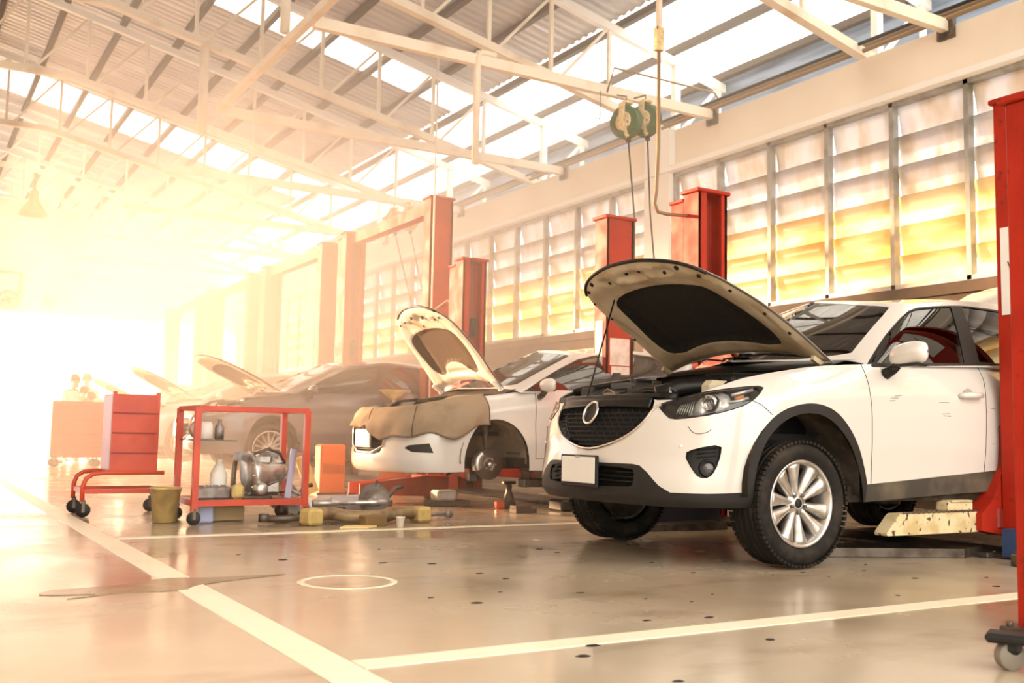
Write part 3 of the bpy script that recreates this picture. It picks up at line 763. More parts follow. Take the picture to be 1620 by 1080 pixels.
def make_hood(root, W, hd, ang, paint, detail):
    HX, HZ = hd['hinge']; th = radians(ang); c_, s_ = cos(th), sin(th)
    out = hd['outline']     # (x, y) near half from hinge to nose centre, with z at the rim
    half = [(p[0], -abs(p[1]), p[2]) for p in out]; full = half+[(p[0], abs(p[1]), p[2]) for p in reversed(out[:-1])]
    xs = sorted({p[0] for p in out})
    ed = sorted([(p[0], p[2]) for p in out])
    ex = [e[0] for e in ed]; ez = [e[1] for e in ed]; ey = [abs(p[1]) for p in sorted(out)]
    rear_x, rear_y = out[0][0], abs(out[0][1])
    def zs(x, y):
        z = interp(ex, ez, x); yw = max(.25, interp(ex, ey, x)); t = min(1, abs(y)/yw)
        crown = hd['crown']*min(1, max(0, (x-ex[0])/.25))
        z += crown*(1-t**2.2)
        cr = abs(y)-yw*.62; z += .010*math.exp(-(cr/.05)**2)*min(1, max(0, (x-ex[0]-.1)/.3))
        return z
    def rot(x, y, z):
        dx, dz = x-HX, z-HZ; return W((HX+dx*c_+dz*s_, y, HZ-dx*s_+dz*c_))
    P2 = smoothpoly([(p[0], p[1]) for p in full], 2, False)
    # rear edge bows forward in the middle
    P2 = P2[:-1]+[P2[-1]]
    ry = [lerp(rear_y, -rear_y, i/12) for i in range(1, 12)]; P2 += [(rear_x-hd['bow']*(1-(y/rear_y)**2), y) for y in ry]
    P2 = resamp(P2, .05)
    cxm = sum(p[0] for p in P2)/len(P2)
    def shrink(p, d): 
        n = len(p); out_ = []
        for i in range(n):
            a, b = p[i-1], p[(i+1) % n]; l = hypot(b[0]-a[0], b[1]-a[1]) or 1; out_.append((p[i][0]-(b[1]-a[1])/l*d, p[i][1]+(b[0]-a[0])/l*d))
        return out_
    area = sum(P2[i-1][0]*P2[i][1]-P2[i][0]*P2[i-1][1] for i in range(len(P2)))
    sg = 1 if area > 0 else -1
    st = .05
    R = cut(lambda x, y, i=0: rot(x, y, zs(x, y)), P2, [], st)
    up = Vector(rot(HX, 0, HZ+1))-Vector(rot(HX, 0, HZ))
    h = panel('bonnet', paint, R['_'], lambda p: up, root, .006)
    # inner frame: pressed panel with a deep recess where the lining sits
    lin = hd['liner']; lin2 = resamp(smoothpoly(lin, 2), .04); linm = lin2
    def depth(x, y):
        # distance from the rim gives the pressed edge, inside the lining outline the panel is pushed up
        d = sdist(x, y, P2); e = min(1, d/.06)
        base = -.010-.028*e
        if inpoly((x, y), lin2):
            base += .024*min(1, sdist(x, y, lin2)/.03)
        for (rx, ry_, rr, dd) in hd.get('dents', []):
            q = hypot((x-rx)/rr[0], (y-ry_)/rr[1])
            if q < 1: base += dd*(1-q*q)**2
        return base
    inner = shrink(P2, .012*sg)
    R = cut(lambda x, y, i=0: rot(x, y, zs(x, y)+depth(x, y)), inner, [('lining', lin2)], .032 if detail else .07)
    for nm in list(R):
 
        panel('bonnet_lining' if nm != '_' else 'bonnet_inner_panel', hd['linermat'] if nm != '_' else hd.get('inmat', HOODIN), R[nm], lambda p: -up, h, .003)
    # rubber seal along the front lip and holes in the pressed panel
    if detail:
        k0 = [p for p in P2 if p[0] < hd['sealx']]; k0.sort(key=lambda p: p[1]); m = MB()
        m.tube([rot(x+.006, y, zs(x, y)-.012) for x, y in k0], .011, 6); o = m.build('rubber_seal', BLACK, h)
        m = MB()
        for (x, y, r_) in hd['holes']:
            p = Vector(rot(x, y, zs(x, y)+depth(x, y)-.004)); a = (Vector(rot(x, y, 0))-Vector(rot(x, y, 1))).normalized()
            m.disc(p, a, r_, .006, 12)
        m.build('panel_holes', DARK, h)
        for y in (-abs(out[0][1])*.93, abs(out[0][1])*.93):
            m = MB(); a = rot(HX-.10, y, zs(HX-.12, y)-.05); b = rot(HX+.0, y, HZ-.03); b2 = W((HX+.03, y, HZ-.10))
            m.beam(a, b, .025, .03); m.beam(b, b2, .025, .04); m.build('bonnet_hinge', hd.get('inmat', HOODIN), root)
    return h
# ---------------------------------------------------------------- the white crossover in front
gr = smoothpoly([(.50, .915), (.47, .93), (.2, .931), (-.2, .931), (-.47, .93), (-.50, .895), (-.47, .80), (-.38, .73), (-.25, .675), (0, .625), (.25, .675), (.38, .73), (.47, .80)], 1)
lampp = smoothpoly([(-.527, .881), (-.609, .905), (-.754, .94), (-.92, .965), (-1.088, .985), (-1.238, .998), (-1.183, .953), (-1.121, .91), (-1.04, .873), (-.899, .833), (-.751, .812), (-.638, .804), (-.591, .832)], 1)
fogp = smoothpoly([(-.724, .621), (-.793, .65), (-.937, .676), (-.931, .609), (-.904, .535), (-.869, .494), (-.815, .493), (-.78, .529)], 1)
aout = [(-1.083, .42), (-1.078, .517), (-1.104, .635), (-1.171, .754), (-1.277, .849), (-1.423, .901), (-1.584, .914), (-1.733, .872), (-1.851, .767), (-1.927, .643), (-1.975, .534), (-1.996, .462)]
ain = [(-1.146, .30), (-1.131, .433), (-1.148, .568), (-1.203, .704), (-1.312, .802), (-1.435, .85), (-1.581, .857), (-1.706, .814), (-1.824, .713), (-1.906, .588), (-1.959, .462), (-1.996, .30)]
aout = smoothpoly(aout, 2, False); ain = smoothpoly(ain, 2, False)
rs = lambda p, dx, zc=0: [(-(-a)-dx, b) for a, b in p]
WB = 2.68
clad_front = [(-1.15, .25), (-1.083, .42), (-.863, .411), (-.656, .411), (-.59, .445), (-.514, .513), (-.455, .549), (-.4, .556), (0, .556), (.4, .556), (.455, .549), (.514, .513), (.59, .445), (.656, .411), (.863, .411), (1.083, .42), (1.15, .25)]
lowgr = smoothpoly([(.40, .535), (0, .540), (-.40, .535), (-.43, .50), (-.42, .440), (-.39, .428), (0, .42), (.39, .428), (.42, .440), (.43, .50)], 1)
sill = [(-1.98, .457), (-2.313, .478), (-2.716, .506), (-3.184, .537), (-3.72, .56), (-3.80, .25), (-1.98, .25)]
doorF = [(-2.052, 1.16), (-2.035, 1.085), (-2.019, .99), (-2.024, .844), (-2.02, .625), (-2.028, .455)]
doorR = [(-3.125, 1.22), (-3.130, 1.115), (-3.09, .951), (-3.074, .711), (-3.067, .528)]
bump = [(-1.10, .92), (-1.174, .89), (-1.242, .838)]
bumpline = [(-.50, .90), (-.527, .881), (-.591, .832), (-.638, .804), (-.751, .812), (-.899, .833), (-1.04, .873), (-1.121, .91)]
g_ = .006
regs = [('wheel_opening', 'b', ain+[(-1.146, .25)] if False else ain), ('wheel_opening', 'b', rs(ain, WB)),
        ('arch_trim', 'b', aout+[(-1.996, .30), (-1.083, .30)]), ('arch_trim', 'b', rs(aout, WB)+[(-1.996-WB, .30), (-1.083-WB, .30)]),
        ('lamp', 'b', lampp), ('hole', 'c', gr), ('fog_recess', 'b', fogp), ('hole', 'c', lowgr),
        ('lower_cladding', 'c', clad_front), ('sill_cladding', 'b', sill), ('rear_cladding', 'c', [(-5.0, .25), (-4.85, .55), (-5.5, .6), (-5.9, .6), (-5.9, .25)]), ('rear_cladding', 'c', [(5.0, .25), (4.85, .55), (5.5, .6), (5.9, .6), (5.9, .25)]),
        ('panel_gap', 'b', strip(doorF, g_)), ('panel_gap', 'b', strip(doorR, g_)), ('panel_gap', 'b', strip(bump, .005)), ('panel_gap', 'b', strip([(-4.0, 1.27), (-4.02, 1.0), (-3.93, .85), (-3.80, .72), (-3.745, .56)], g_)),
        ('door', 'b', doorF+doorR[::-1]), ('door', 'b', doorR+[(-3.745, .56), (-3.80, .72), (-3.93, .85), (-4.02, 1.0), (-4.0, 1.28)]),
        ('front_bumper', 'c', [(-1.09, .40), (-1.085, .50), (-1.11, .635), (-1.17, .75), (-1.242, .838)]+[(-1.174, .89), (-1.121, .91)]+bumpline[::-1]+[(-.50, .95), (.50, .95)]+[(-a, b) for a, b in bumpline]+[(1.121, .91), (1.174, .89), (1.242, .838), (1.17, .75), (1.11, .635), (1.085, .50), (1.09, .40)]), ('front_wing', 'b', [(-.4, .2), (-2.04, .2), (-2.04, 1.4), (-.4, 1.4)])]
winp = [(-1.66, .0), (-1.653, .30), (-1.66, .453), (-1.73, .75), (-1.80, .87), (-2.002, .937), (-2.308, .945), (-2.669, .93), (-3.4, .90), (-4.2, .83), (-4.75, .50), (-4.6, .06), (-3.4, .03), (-2.5, .0)]
wing = smoothpoly([(-1.72, .05), (-1.76, .05), (-1.705, .28), (-1.715, .50), (-1.78, .74), (-1.86, .85), (-2.04, .91), (-2.40, .915), (-2.60, .91), (-2.68, .91), (-2.70, .86), (-2.90, .10), (-2.91, .05), (-2.85, .05)], 1)
winr = smoothpoly([(-3.07, .06), (-3.05, .12), (-2.86, .86), (-2.87, .90), (-2.93, .90), (-3.5, .87), (-3.56, .86), (-3.75, .10), (-3.76, .06), (-3.70, .055)], 1)
winq = smoothpoly([(-3.88, .08), (-3.64, .86), (-4.15, .78), (-4.62, .48), (-4.5, .12)], 1)
house = [('side_window', 'b', wing), ('side_window', 'b', winr), ('side_window', 'b', winq), ('window_trim', 'b', winp),
         ('windscreen', 'c', smoothpoly([(-1.02, .02), (-1.10, .45), (-1.16, .90), (-1.05, .955), (0, .97), (1.05, .955), (1.16, .90), (1.10, .45), (1.02, .02)], 1)),
         ('rear_window', 'b', [(-5.25, .2), (-5.2, .9), (-6.0, .92), (-6.0, .2)])]
F1 = dict(regions=regs, house=house, insets={'fog_recess': .035},
          mats=dict(arch_trim=CLAD, lower_cladding=CLAD, sill_cladding=CLADDIRTY, rear_cladding=CLAD, panel_gap=DARK, fog_recess=BLACK, side_window=GLASS, window_trim=mat('pillar_black', (.012, .011, .010), .55), windscreen=GLASS, rear_window=GLASS),
          wells=[(.865, .46, .43), (.865+WB, .46, .43)],
          hood=dict(hinge=(1.27, 1.17), bow=.10, crown=.055, sealx=.34, linermat=mat('bonnet_lining_black', (.014, .011, .008), .9, bump=.5, bscale=30),
                    outline=[(1.27, -.74, 1.17), (1.0, -.73, 1.125), (.7, -.705, 1.06), (.45, -.66, .99), (.3, -.58, .955), (.2, -.45, .945), (.13, -.2, .94), (.12, 0, .94)],
                    liner=[(.42, -.44), (.36, 0), (.42, .44), (.62, .50), (.95, .56), (1.10, .50), (1.02, .20), (1.0, 0), (1.02, -.20), (1.10, -.50), (.95, -.56), (.62, -.50)],
                    dents=[(.24, 0, (.05, .16), .03), (.25, -.3, (.05, .1), .02), (.25, .3, (.05, .1), .02), (.30, 0, (.03, .4), -.012), (.27, .15, (.03, .07), -.02), (.27, -.15, (.03, .07), -.02), (.75, -.62, (.3, .03), .012), (.75, .62, (.3, .03), .012)],
                    holes=[(.24, .42, .016), (.27, .27, .012), (.30, .52, .013), (.42, .60, .011), (.24, -.42, .016), (.27, -.27, .012), (.33, -.53, .014), (.5, -.62, .011), (.75, -.66, .010), (.95, -.68, .010), (.22, .05, .014), (.22, -.08, .01), (.6, .63, .01), (.85, .67, .01)]))
wh1 = [dict(c=(.85, -.79, .355), r=.345, rim=.245, w=.225, kind='ten', side=-1), dict(c=(.85, .79, .355), r=.345, rim=.245, w=.225, kind='ten', side=1),
       dict(c=(.85+WB, -.79, .36), r=.345, rim=.245, w=.225, kind='ten', side=-1), dict(c=(.85+WB, .79, .36), r=.345, rim=.245, w=.225, kind='ten', side=1)]
suv, S1, H1, W1 = make_car('crossover_car', 3.45, 4.94, 0, SUV, SUVH, F1, PAINTW, 'white crossover car raised on the nearest lift, its black-lined bonnet propped open', wheels=wh1, hood=42)
P1 = lambda s, z, i=0: W1(S1.P(s, z, i))
def nrm(s, z): 
    a, b, c = Vector(P1(s, z)), Vector(P1(s+.02, z)), Vector(P1(s, z+.02)); n = (b-a).cross(c-a).normalized()
    return n if n.dot(a-Vector((5.2, 4.94, a.z))) > 0 else -n
# grille
m = MB(); cg = cut(lambda s, z, i=0: P1(s, z, .055), smoothpoly(gr, 0), [], .05)['_']; m.add(cg[0], turned(cg[0], cg[1], lambda p: (5, 4.94, p.z)), True); m.build('grille_back', DARK, suv)
m = MB()
def clipseg(fnp, poly, a, b, n):
    run = []
    for i in range(n+1):
        q = (lerp(a[0], b[0], i/n), lerp(a[1], b[1], i/n))
        if inpoly(q, poly): run.append(q)
        elif len(run) > 1: yield run; run = []
        else: run = []
    if len(run) > 1: yield run
zz = .63; row = 0
while zz < .86:
    for run in clipseg(None, gr, (-.5, zz), (.5, zz), 60): m.tube([P1(s, z, .018) for s, z in run], .0038, 5)
    x = -.5+(.03 if row % 2 else 0)
    while x < .5:
        if inpoly((x, zz), gr) and inpoly((x+.012, zz+.024), gr): m.tube([P1(x, zz, .018), P1(x+.010, zz+.026, .018)], .0032, 5)
        x += .06
    zz += .026; row += 1
m.build('grille_mesh', BLACK, suv)
m = MB(); m.grid(lambda u, v: P1(lerp(-.465, .465, u), lerp(.865+.012*cos((u-.5)*pi), .925, v), .012), [i/24 for i in range(25)], [0, .3, .7, 1]); m.build('grille_top_bar', GLOSSB, suv, solid=.01)
m = MB(); bl = [(.485, .86), (.455, .79), (.37, .725), (.24, .67), (.0, .62), (-.24, .67), (-.37, .725), (-.455, .79), (-.50, .86), (-.55, .885)]
bl = smoothpoly(bl, 2, False); m.tube([P1(s, z, -.004) for s, z in bl], .0085, 8); m.build('grille_chrome_wing', CHROME, suv)
m = MB(); pe = [P1(.05+.072*cos(t), .845+.062*sin(t)*(1 if sin(t) > 0 else 1.05), -.006) for t in [2*pi*k/32 for k in range(32)]]; m.tube(pe, .0085, 8, closed=True)
em = m.build('badge_ring', CHROME, suv)
m = MB(); m.prism([(.05+.07*cos(t), .845+.06*sin(t)) for t in [2*pi*k/28 for k in range(28)]], lambda a, b: P1(a, b, .004), lambda a, b: P1(a, b, -.002)); m.build('badge_plate', GLOSSB, suv)
# lower opening, plate
m = MB(); cg = cut(lambda s, z, i=0: P1(s, z, .07), lowgr, [], .05)['_']; m.add(cg[0], turned(cg[0], cg[1], lambda p: (5, 4.94, p.z)), True); m.build('lower_grille_back', DARK, suv)
m = MB()
for z in (.458, .485, .512):
    for run in clipseg(None, lowgr, (-.45, z), (.45, z), 40): m.grid(lambda u, v: P1(run[min(len(run)-1, int(round(u*(len(run)-1))))][0], z+.006*(v-.5)*2, .03+.02*v), [i/20 for i in range(21)], [0, 1])
m.build('lower_grille_bars', BLACK, suv, solid=.004)
pc = Vector(P1(0, .5, 0)); m = MB(); m.box((pc.x-.022, 4.955, .503), (.016, .375, .185), bev=.008); pf = m.build('plate_frame', BLACK, suv)
m = MB(); m.box((pc.x-.033, 4.955, .51), (.006, .335, .150), bev=.003); m.build('number_plate', PLATE, pf)
m = MB(); m.box((pc.x-.036, 4.955, .585), (.01, .05, .012), bev=.003); m.build('plate_clip', ALU, pf)
# headlamps
for sd in (-1, 1):
    PS = (lambda s, z, i=0: P1(s, z, i)) if sd < 0 else (lambda s, z, i=0: P1(-s, z, i))
    cc = lambda p: (5, 4.94, p.z)
    g = cut(lambda s, z, i=0: PS(s, z, -.002), lampp, [], .035)['_']; m = MB(); m.add(g[0], turned(g[0], g[1], cc), True); L_ = m.build('headlamp', LENS, suv)
    g = cut(lambda s, z, i=0: PS(s, z, .075), [(lerp(-.9, a, 1.02), lerp(.9, b, 1.05)) for a, b in lampp], [], .04)['_']; m = MB(); m.add(g[0], turned(g[0], g[1], cc), True)
    rim_ = [PS(a, b, -.002) for a, b in lampp]; rim2 = [PS(lerp(-.9, a, 1.02), lerp(.9, b, 1.05), .075) for a, b in lampp]; n = len(lampp)
    m.add(rim_+rim2, [[i, (i+1) % n, n+(i+1) % n, n+i] for i in range(n)], True); m.build('lamp_housing', BLACK, L_)
    m = MB(); m.tube([PS(a, b, -.001) for a, b in lampp], .003, 5, closed=True); m.build('lamp_edge', BLACK, L_)
    # bright reflector bowl and projector
    m = MB(); bw = smoothpoly([(-.70, .825), (-.80, .915), (-.93, .95), (-1.02, .945), (-1.03, .89), (-.92, .845), (-.78, .822)], 2)
    g = cut(lambda s, z, i=0: PS(s, z, .055+.02*sin(40*s)), bw, [], .03)['_']; m.add(g[0], turned(g[0], g[1], cc), True); m.build('lamp_reflector', mat('reflector', (.85, .84, .80), .3, .5), L_, solid=.004)
    q = Vector(PS(-.895, .893, .045)); ax = Vector((-1, .30*sd, .0)).normalized()
    m = MB(); m.lathe([(.043, -.03), (.046, .028), (.040, .034), (.036, .026), (.034, -.02)], q, ax, 32); m.build('projector_ring', CHROME, L_)
    m = MB(); m.lathe([(.034, .0), (.030, .014), (.020, .024), (.008, .028), (0, .029)], q, ax, 24); m.build('projector_lens', LENS, L_)
    m = MB(); m.lathe([(.034, -.028), (.020, -.02), (0, -.018)], q, ax, 20); m.build('projector_bulb_plate', GLOSSB, L_)
    m = MB()
    for k in range(7):
        s0 = -.655-.016*k; m.tube([PS(s0, .835-.002*k, .03), PS(s0-.012, .855, .02), PS(s0-.02, .88+.004*k, .035)], .0035, 5)
    m.tube([PS(-1.03, .94, .04), PS(-1.10, .955, .035), PS(-1.17, .972, .03)], .010, 6); m.tube([PS(-1.0, .90, .035), PS(-1.07, .91, .03), PS(-1.12, .925, .028)], .009, 6)
    m.build('lamp_ribs', MATS['reflector'], L_)
    m = MB(); m.tube([PS(-1.045, .92, .04), PS(-1.10, .932, .035)], .012, 8); m.build('indicator_bulb', AMBERL, L_)
    # fog lamp
    q = Vector(PS(-.865, .545, .02)); nn = nrm(-.865, .545) if sd < 0 else nrm(.865, .545)
    m = MB(); m.lathe([(.050, -.02), (.046, .012), (.040, .015), (.036, .0)], q, nn, 28); fl = m.build('fog_lamp_ring', BLACK, suv)
    m = MB(); m.lathe([(.036, -.01), (.036, .004), (.02, .010), (0, .012)], q, nn, 24); m.build('fog_lamp_lens', LENS, fl)
    m = MB(); m.lathe([(.036, -.012), (.018, -.028), (0, -.03)], q, nn, 24); m.build('fog_reflector', CHROME, fl)
    m = MB()
    for z in (.60, .62, .64): m.tube([PS(-.80, z, .025), PS(-.915, z+.012, .025)], .004, 5)
    m.build('fog_recess_ribs', BLACK, fl)
# rims of recesses: fog recess side walls
    m = MB(); n = len(fogp); m.add([PS(a, b, -.002) for a, b in fogp]+[PS(a, b, .036) for a, b in fogp], [[i, (i+1) % n, n+(i+1) % n, n+i] for i in range(n)], True); m.build('fog_recess_wall', BLACK, suv)
    m = MB(); m.tube([PS(a, b, -.001) for a, b in smoothpoly([(-.75, .765), (-.77, .74), (-.80, .725), (-.86, .735), (-.88, .752)], 1, False)], .0018, 4); m.build('washer_cover_seam', DADO, suv)
    m = MB(); m.disc(PS(-.71, .66, -.0015), nrm(-.71*1, .66) if sd < 0 else nrm(.71, .66), .010, .004, 14); m.build('parking_sensor', WALLTRIM, suv)
# engine bay
bay = empty('engine_bay', (0, 0, 0)); C.objects.unlink(bay); bpy.data.objects.remove(bay)
BAYB = mat('engine_plastic', (.009, .008, .007), .42, spec=.3); OIL = mat('engine_metal', (.26, .20, .13), .4, .7, vcol=(.08, .06, .04), vscale=14)
def bayp(nm, mt, f):
    m = MB(); f(m); return m.build(nm, mt, suv)
L1 = lambda x, y, z: (3.45+x, 4.94+y, z)
bayp('bay_floor', DARK, lambda m: m.box(L1(.80, 0, .72), (.86, 1.26, .04)))
def inner_w(m, sd):
    if 1:
        m.grid(lambda u, v: W1((lerp(.42, 1.30, u), sd*lerp(S1.P(S1.s_of_x(lerp(.42, 1.30, u)), S1.ztop(S1.s_of_x(lerp(.42, 1.30, u))))[1]-.004, .62, v**.6), lerp(S1.ztop(S1.s_of_x(lerp(.42, 1.3, u)))-.004, .74, v))), [i/16 for i in range(17)], [0, .06, .12, .4, 1])
bayp('inner_wing', GLOSSB, lambda m: inner_w(m, -1)); bayp('inner_wing', GLOSSB, lambda m: inner_w(m, 1))
bayp('radiator_support', BAYB, lambda m: (m.tube([P1(s, .925, .06) for s in [-.62+1.24*i/20 for i in range(21)]], .03, 8), m.box(L1(.26, 0, .80), (.05, .8, .22))))
bayp('slam_panel', BAYB, lambda m: m.grid(lambda u, v: P1(lerp(-.55, .55, u), .928+.012*v, .01+.14*v), [i/24 for i in range(25)], [0, .5, 1]))
bayp('engine_cover', BAYB, lambda m: (m.box(L1(.68, .05, .96), (.46, .62, .10), bev=.035), m.box(L1(.68, .05, 1.015), (.30, .40, .03), bev=.012)))
bayp('air_filter_box', BAYB, lambda m: (m.box(L1(.80, -.42, 1.01), (.30, .28, .13), bev=.02), m.box(L1(.80, -.42, 1.08), (.27, .25, .02), bev=.008)))
bayp('battery', mat('battery_case', (.05, .045, .04), .4), lambda m: (m.box(L1(.72, .46, .97), (.20, .26, .18), bev=.01), m.tube([L1(.66, .40, 1.06), L1(.66, .40, 1.09)], .012, 8), m.tube([L1(.78, .52, 1.06), L1(.78, .52, 1.09)], .012, 8)))
bayp('air_duct', BAYB, lambda m: m.tube([L1(.30, -.30, .95), L1(.42, -.36, .99), L1(.55, -.42, 1.0), L1(.66, -.43, 1.01)], .05, 12))
bayp('coolant_hose', BLACK, lambda m: (m.tube([L1(.26, .35, .93), L1(.36, .30, .98), L1(.50, .22, .99), L1(.56, .15, .95)], .022, 8), m.tube([L1(.3, .0, .95), L1(.42, -.06, .985), L1(.5, -.18, .97), L1(.62, -.22, .99)], .014, 8)))
bayp('coolant_tank', mat('tank_plastic', (.55, .48, .33), .4, alpha=1), lambda m: m.box(L1(.50, -.58, .98), (.16, .12, .10), bev=.03))
bayp('strut_tower', OIL, lambda m: [m.lathe([(.0, .05), (.03, .05), (.035, .02), (.085, .015), (.10, -.02), (.12, -.12)], L1(1.0, sd*.56, 1.04), (0, 0, 1), 24) for sd in (-1,)])
bayp('strut_tower', OIL, lambda m: m.lathe([(.0, .05), (.03, .05), (.035, .02), (.085, .015), (.10, -.02), (.12, -.12)], L1(1.0, .56, 1.04), (0, 0, 1), 24))
bayp('bonnet_latch', OIL, lambda m: (m.box(L1(.20, .0, .945), (.05, .12, .05), bev=.006), m.tube([L1(.18, -.05, .965), L1(.17, 0, .985), L1(.18, .05, .965)], .006, 6)))
bayp('cable_loom', ALU, lambda m: [m.tube([L1(.24+.1*k, -.5+.25*k, .945+.01*k), L1(.30+.12*k, -.42+.25*k, .985), L1(.42+.12*k, -.36+.22*k, .955), L1(.6+.1*k, -.3+.2*k, 1.0)], .007+.002*(k % 2), 6) for k in range(4)])
bayp('fuse_box', BAYB, lambda m: m.box(L1(.46, .50, .975), (.18, .16, .09), bev=.015))
bayp('cowl_panel', BLACK, lambda m: m.grid(lambda u, v: W1((lerp(1.06+.10*abs(2*u-1)**2, 1.22+.22*abs(2*u-1)**2, v), lerp(-.78, .78, u), lerp(1.125, 1.19, v)+.012*sin(v*pi))), [i/20 for i in range(21)], [0, .3, .6, 1]))
bayp('cowl_wall', DARK, lambda m: m.grid(lambda u, v: W1((1.10+.10*abs(2*u-1)**2, lerp(-.78, .78, u), lerp(.74, 1.13, v))), [i/10 for i in range(11)], [0, 1]))
for k, (y0, y1) in enumerate([(-.62, .10), (.02, .66)]):
    m = MB(); a = W1((1.20+.1*abs(y0), y0, 1.205)); b = W1((1.155+.25*abs(y1), y1, 1.225)); m.tube([a, ((a[0]+b[0])/2-.015, (a[1]+b[1])/2, (a[2]+b[2])/2+.025), b], .007, 6); m.build('wiper_arm', BLACK, suv)
# bonnet prop rod
m = MB(); m.tube([(3.45+.19, 4.94+.24, .935), (3.45+.56, 4.94+.44, 1.66)], .0055, 8); m.build('prop_rod', BLACK, suv)
# door mirrors, handles, door marks
for sd in (-1, 1):
    c = Vector(L1(1.60, sd*1.02, 1.215)); m = MB()
    m.grid(lambda u, v: (c.x+(-.075*cos(v)*(1 if cos(v) > 0 else .35))*(sin(u)**.7), c.y+sd*.125*(-cos(u)), c.z+.075*sin(v)*(sin(u)**.5)+.012*(-cos(u))), [.02+(pi-.04)*i/16 for i in range(17)], [2*pi*j/24 for j in range(25)])
    mr = m.build('mirror_shell', PAINTW, suv)
    m = MB(); m.grid(lambda u, v: (c.x+.028, c.y+sd*.11*(-cos(u)), c.z+.062*sin(v)*sin(u)), [.02+(pi-.04)*i/12 for i in range(13)], [-pi/2+pi*j/6 for j in range(7)]); m.build('mirror_glass', CHROME, mr)
    m = MB(); m.tube([(c.x-.01, c.y-sd*.08, c.z-.055), (c.x-.02, c.y-sd*.10, c.z-.085), (c.x-.03, c.y-sd*.15, c.z-.11)], [.03, .028, .035], 10); m.box((c.x-.005, c.y, c.z-.062), (.10, .19, .02), bev=.008); m.build('mirror_foot', BLACK, mr)
    for xh, zh in ((2.30, 1.0), (3.30, 1.03)):
        s = -sd*0+ (S1.s_of_x(xh))*sd
        q = P1(s, zh, 0); m = MB()
        m.tube([(q[0]-.10, q[1]+sd*.004, zh-.004), (q[0]-.09, q[1]+sd*.028, zh), (q[0], q[1]+sd*.040, zh+.004), (q[0]+.08, q[1]+sd*.030, zh+.006), (q[0]+.10, q[1]+sd*.004, zh+.004)], [.012, .019, .021, .019, .012], 10)
        h_ = m.build('door_handle', PAINTW, suv)
        m = MB(); m.disc((q[0]-.01, q[1]+sd*.001, zh-.005), (0, 1, 0), .052, .004, 24); m.build('handle_cup', mat('cup_shade', (.42, .38, .30), .3, coat=.6), h_)
# open tailgate
def tg(u, v, o=0):
    x = lerp(3.93, 4.72, u); y = lerp(-.55-.06*u, .55+.06*u, v); z = 1.70+.20*u+.16*sin(u*pi*.6)+.04*(1-(2*v-1)**2)-o
    return W1((x, y, z))
m = MB(); m.grid(tg, [i/10 for i in range(11)], [j/10 for j in range(11)]); m.build('tailgate', PAINTW, suv, solid=.03)

m = MB()
for (a, b) in [((1.56, .96), (1.63, .965)), ((1.60, .975), (1.66, .98)), ((1.55, .945), (1.60, .948)), ((2.02, .88), (2.09, .885)), ((2.03, .87), (2.10, .868)), ((2.0, .95), (2.09, .953)), ((2.50, .93), (2.55, .925)), ((2.51, .70), (2.53, .71))]:
    sa, sb = -S1.s_of_x(a[0]), -S1.s_of_x(b[0]); m.tube([P1(sa, a[1], -.0006), P1(sb, b[1], -.0006)], .0016, 4)
m.build('paint_scratches', mat('scratch_grey', (.22, .19, .15), .6), suv)['kind'] = 'stuff'
# ---------------------------------------------------------------- the saloon on the second lift and the dark cars beyond
g2 = .006; dS = .0
aout2 = smoothpoly([(-1.20, .28), (-1.185, .44), (-1.225, .60), (-1.31, .74), (-1.46, .80), (-1.62, .78), (-1.76, .69), (-1.85, .53), (-1.87, .36), (-1.87, .28)], 2, False)
WB2 = 2.62
rs2 = lambda p, dx: [(a-dx, b) for a, b in p]
low2 = smoothpoly([(.36, .74), (0, .745), (-.36, .74), (-.40, .72), (-.33, .50), (-.30, .46), (0, .455), (.30, .46), (.33, .50), (.40, .72)], 1)
fog2 = [(-.62, .52), (-.66, .545), (-.86, .565), (-.90, .48), (-.70, .485)]
lamp2 = smoothpoly([(-.50, .78), (-.70, .86), (-.95, .93), (-1.20, .965), (-1.12, .87), (-.90, .79), (-.62, .745)], 1)
d2a = [(-1.95, 1.07), (-1.925, .95), (-1.915, .75), (-1.93, .44)]; d2b = [(-2.97, 1.10), (-2.98, .9), (-2.95, .43)]; d2c = [(-3.85, 1.13), (-3.82, .9), (-3.68, .70), (-3.62, .44)]
regs2 = [('wheel_opening', 'b', aout2), ('wheel_opening', 'b', rs2(aout2, WB2)), ('hole', 'c', low2), ('fog_recess', 'b', fog2), ('lamp', 'b', lamp2),
         ('rear_lamp', 'b', [(-4.62, .80), (-5.1, .78), (-5.15, .98), (-4.7, 1.0)]),
         ('panel_gap', 'b', strip(d2a, g2)), ('panel_gap', 'b', strip(d2b, g2)), ('panel_gap', 'b', strip(d2c, g2)), ('panel_gap', 'b', strip([(-1.93, .437), (-3.62, .437)], g2)),
         ('door', 'b', d2a+d2b[::-1]), ('door', 'b', d2b+d2c[::-1]),
         ('front_bumper', 'c', [(-1.40, .2), (-1.40, .74), (-1.31, .74), (-1.10, .82), (-.90, .785), (-.62, .74), (-.50, .775), (-.45, .86), (.45, .86), (.50, .775), (.62, .74), (.90, .785), (1.10, .82), (1.31, .74), (1.40, .74), (1.40, .2)]), ('front_wing', 'b', [(-.3, .2), (-1.935, .2), (-1.935, 1.4), (-.3, 1.4)])]
w2t = [(-1.95, .02), (-1.84, .30), (-1.83, .6), (-1.95, .86), (-2.3, .945), (-3.0, .945), (-4.0, .92), (-4.75, .70), (-4.80, .4), (-4.4, .06), (-3, .02)]
w2a = smoothpoly([(-2.02, .05), (-1.93, .35), (-1.93, .6), (-2.05, .80), (-2.4, .89), (-2.88, .90), (-2.86, .06)], 1)
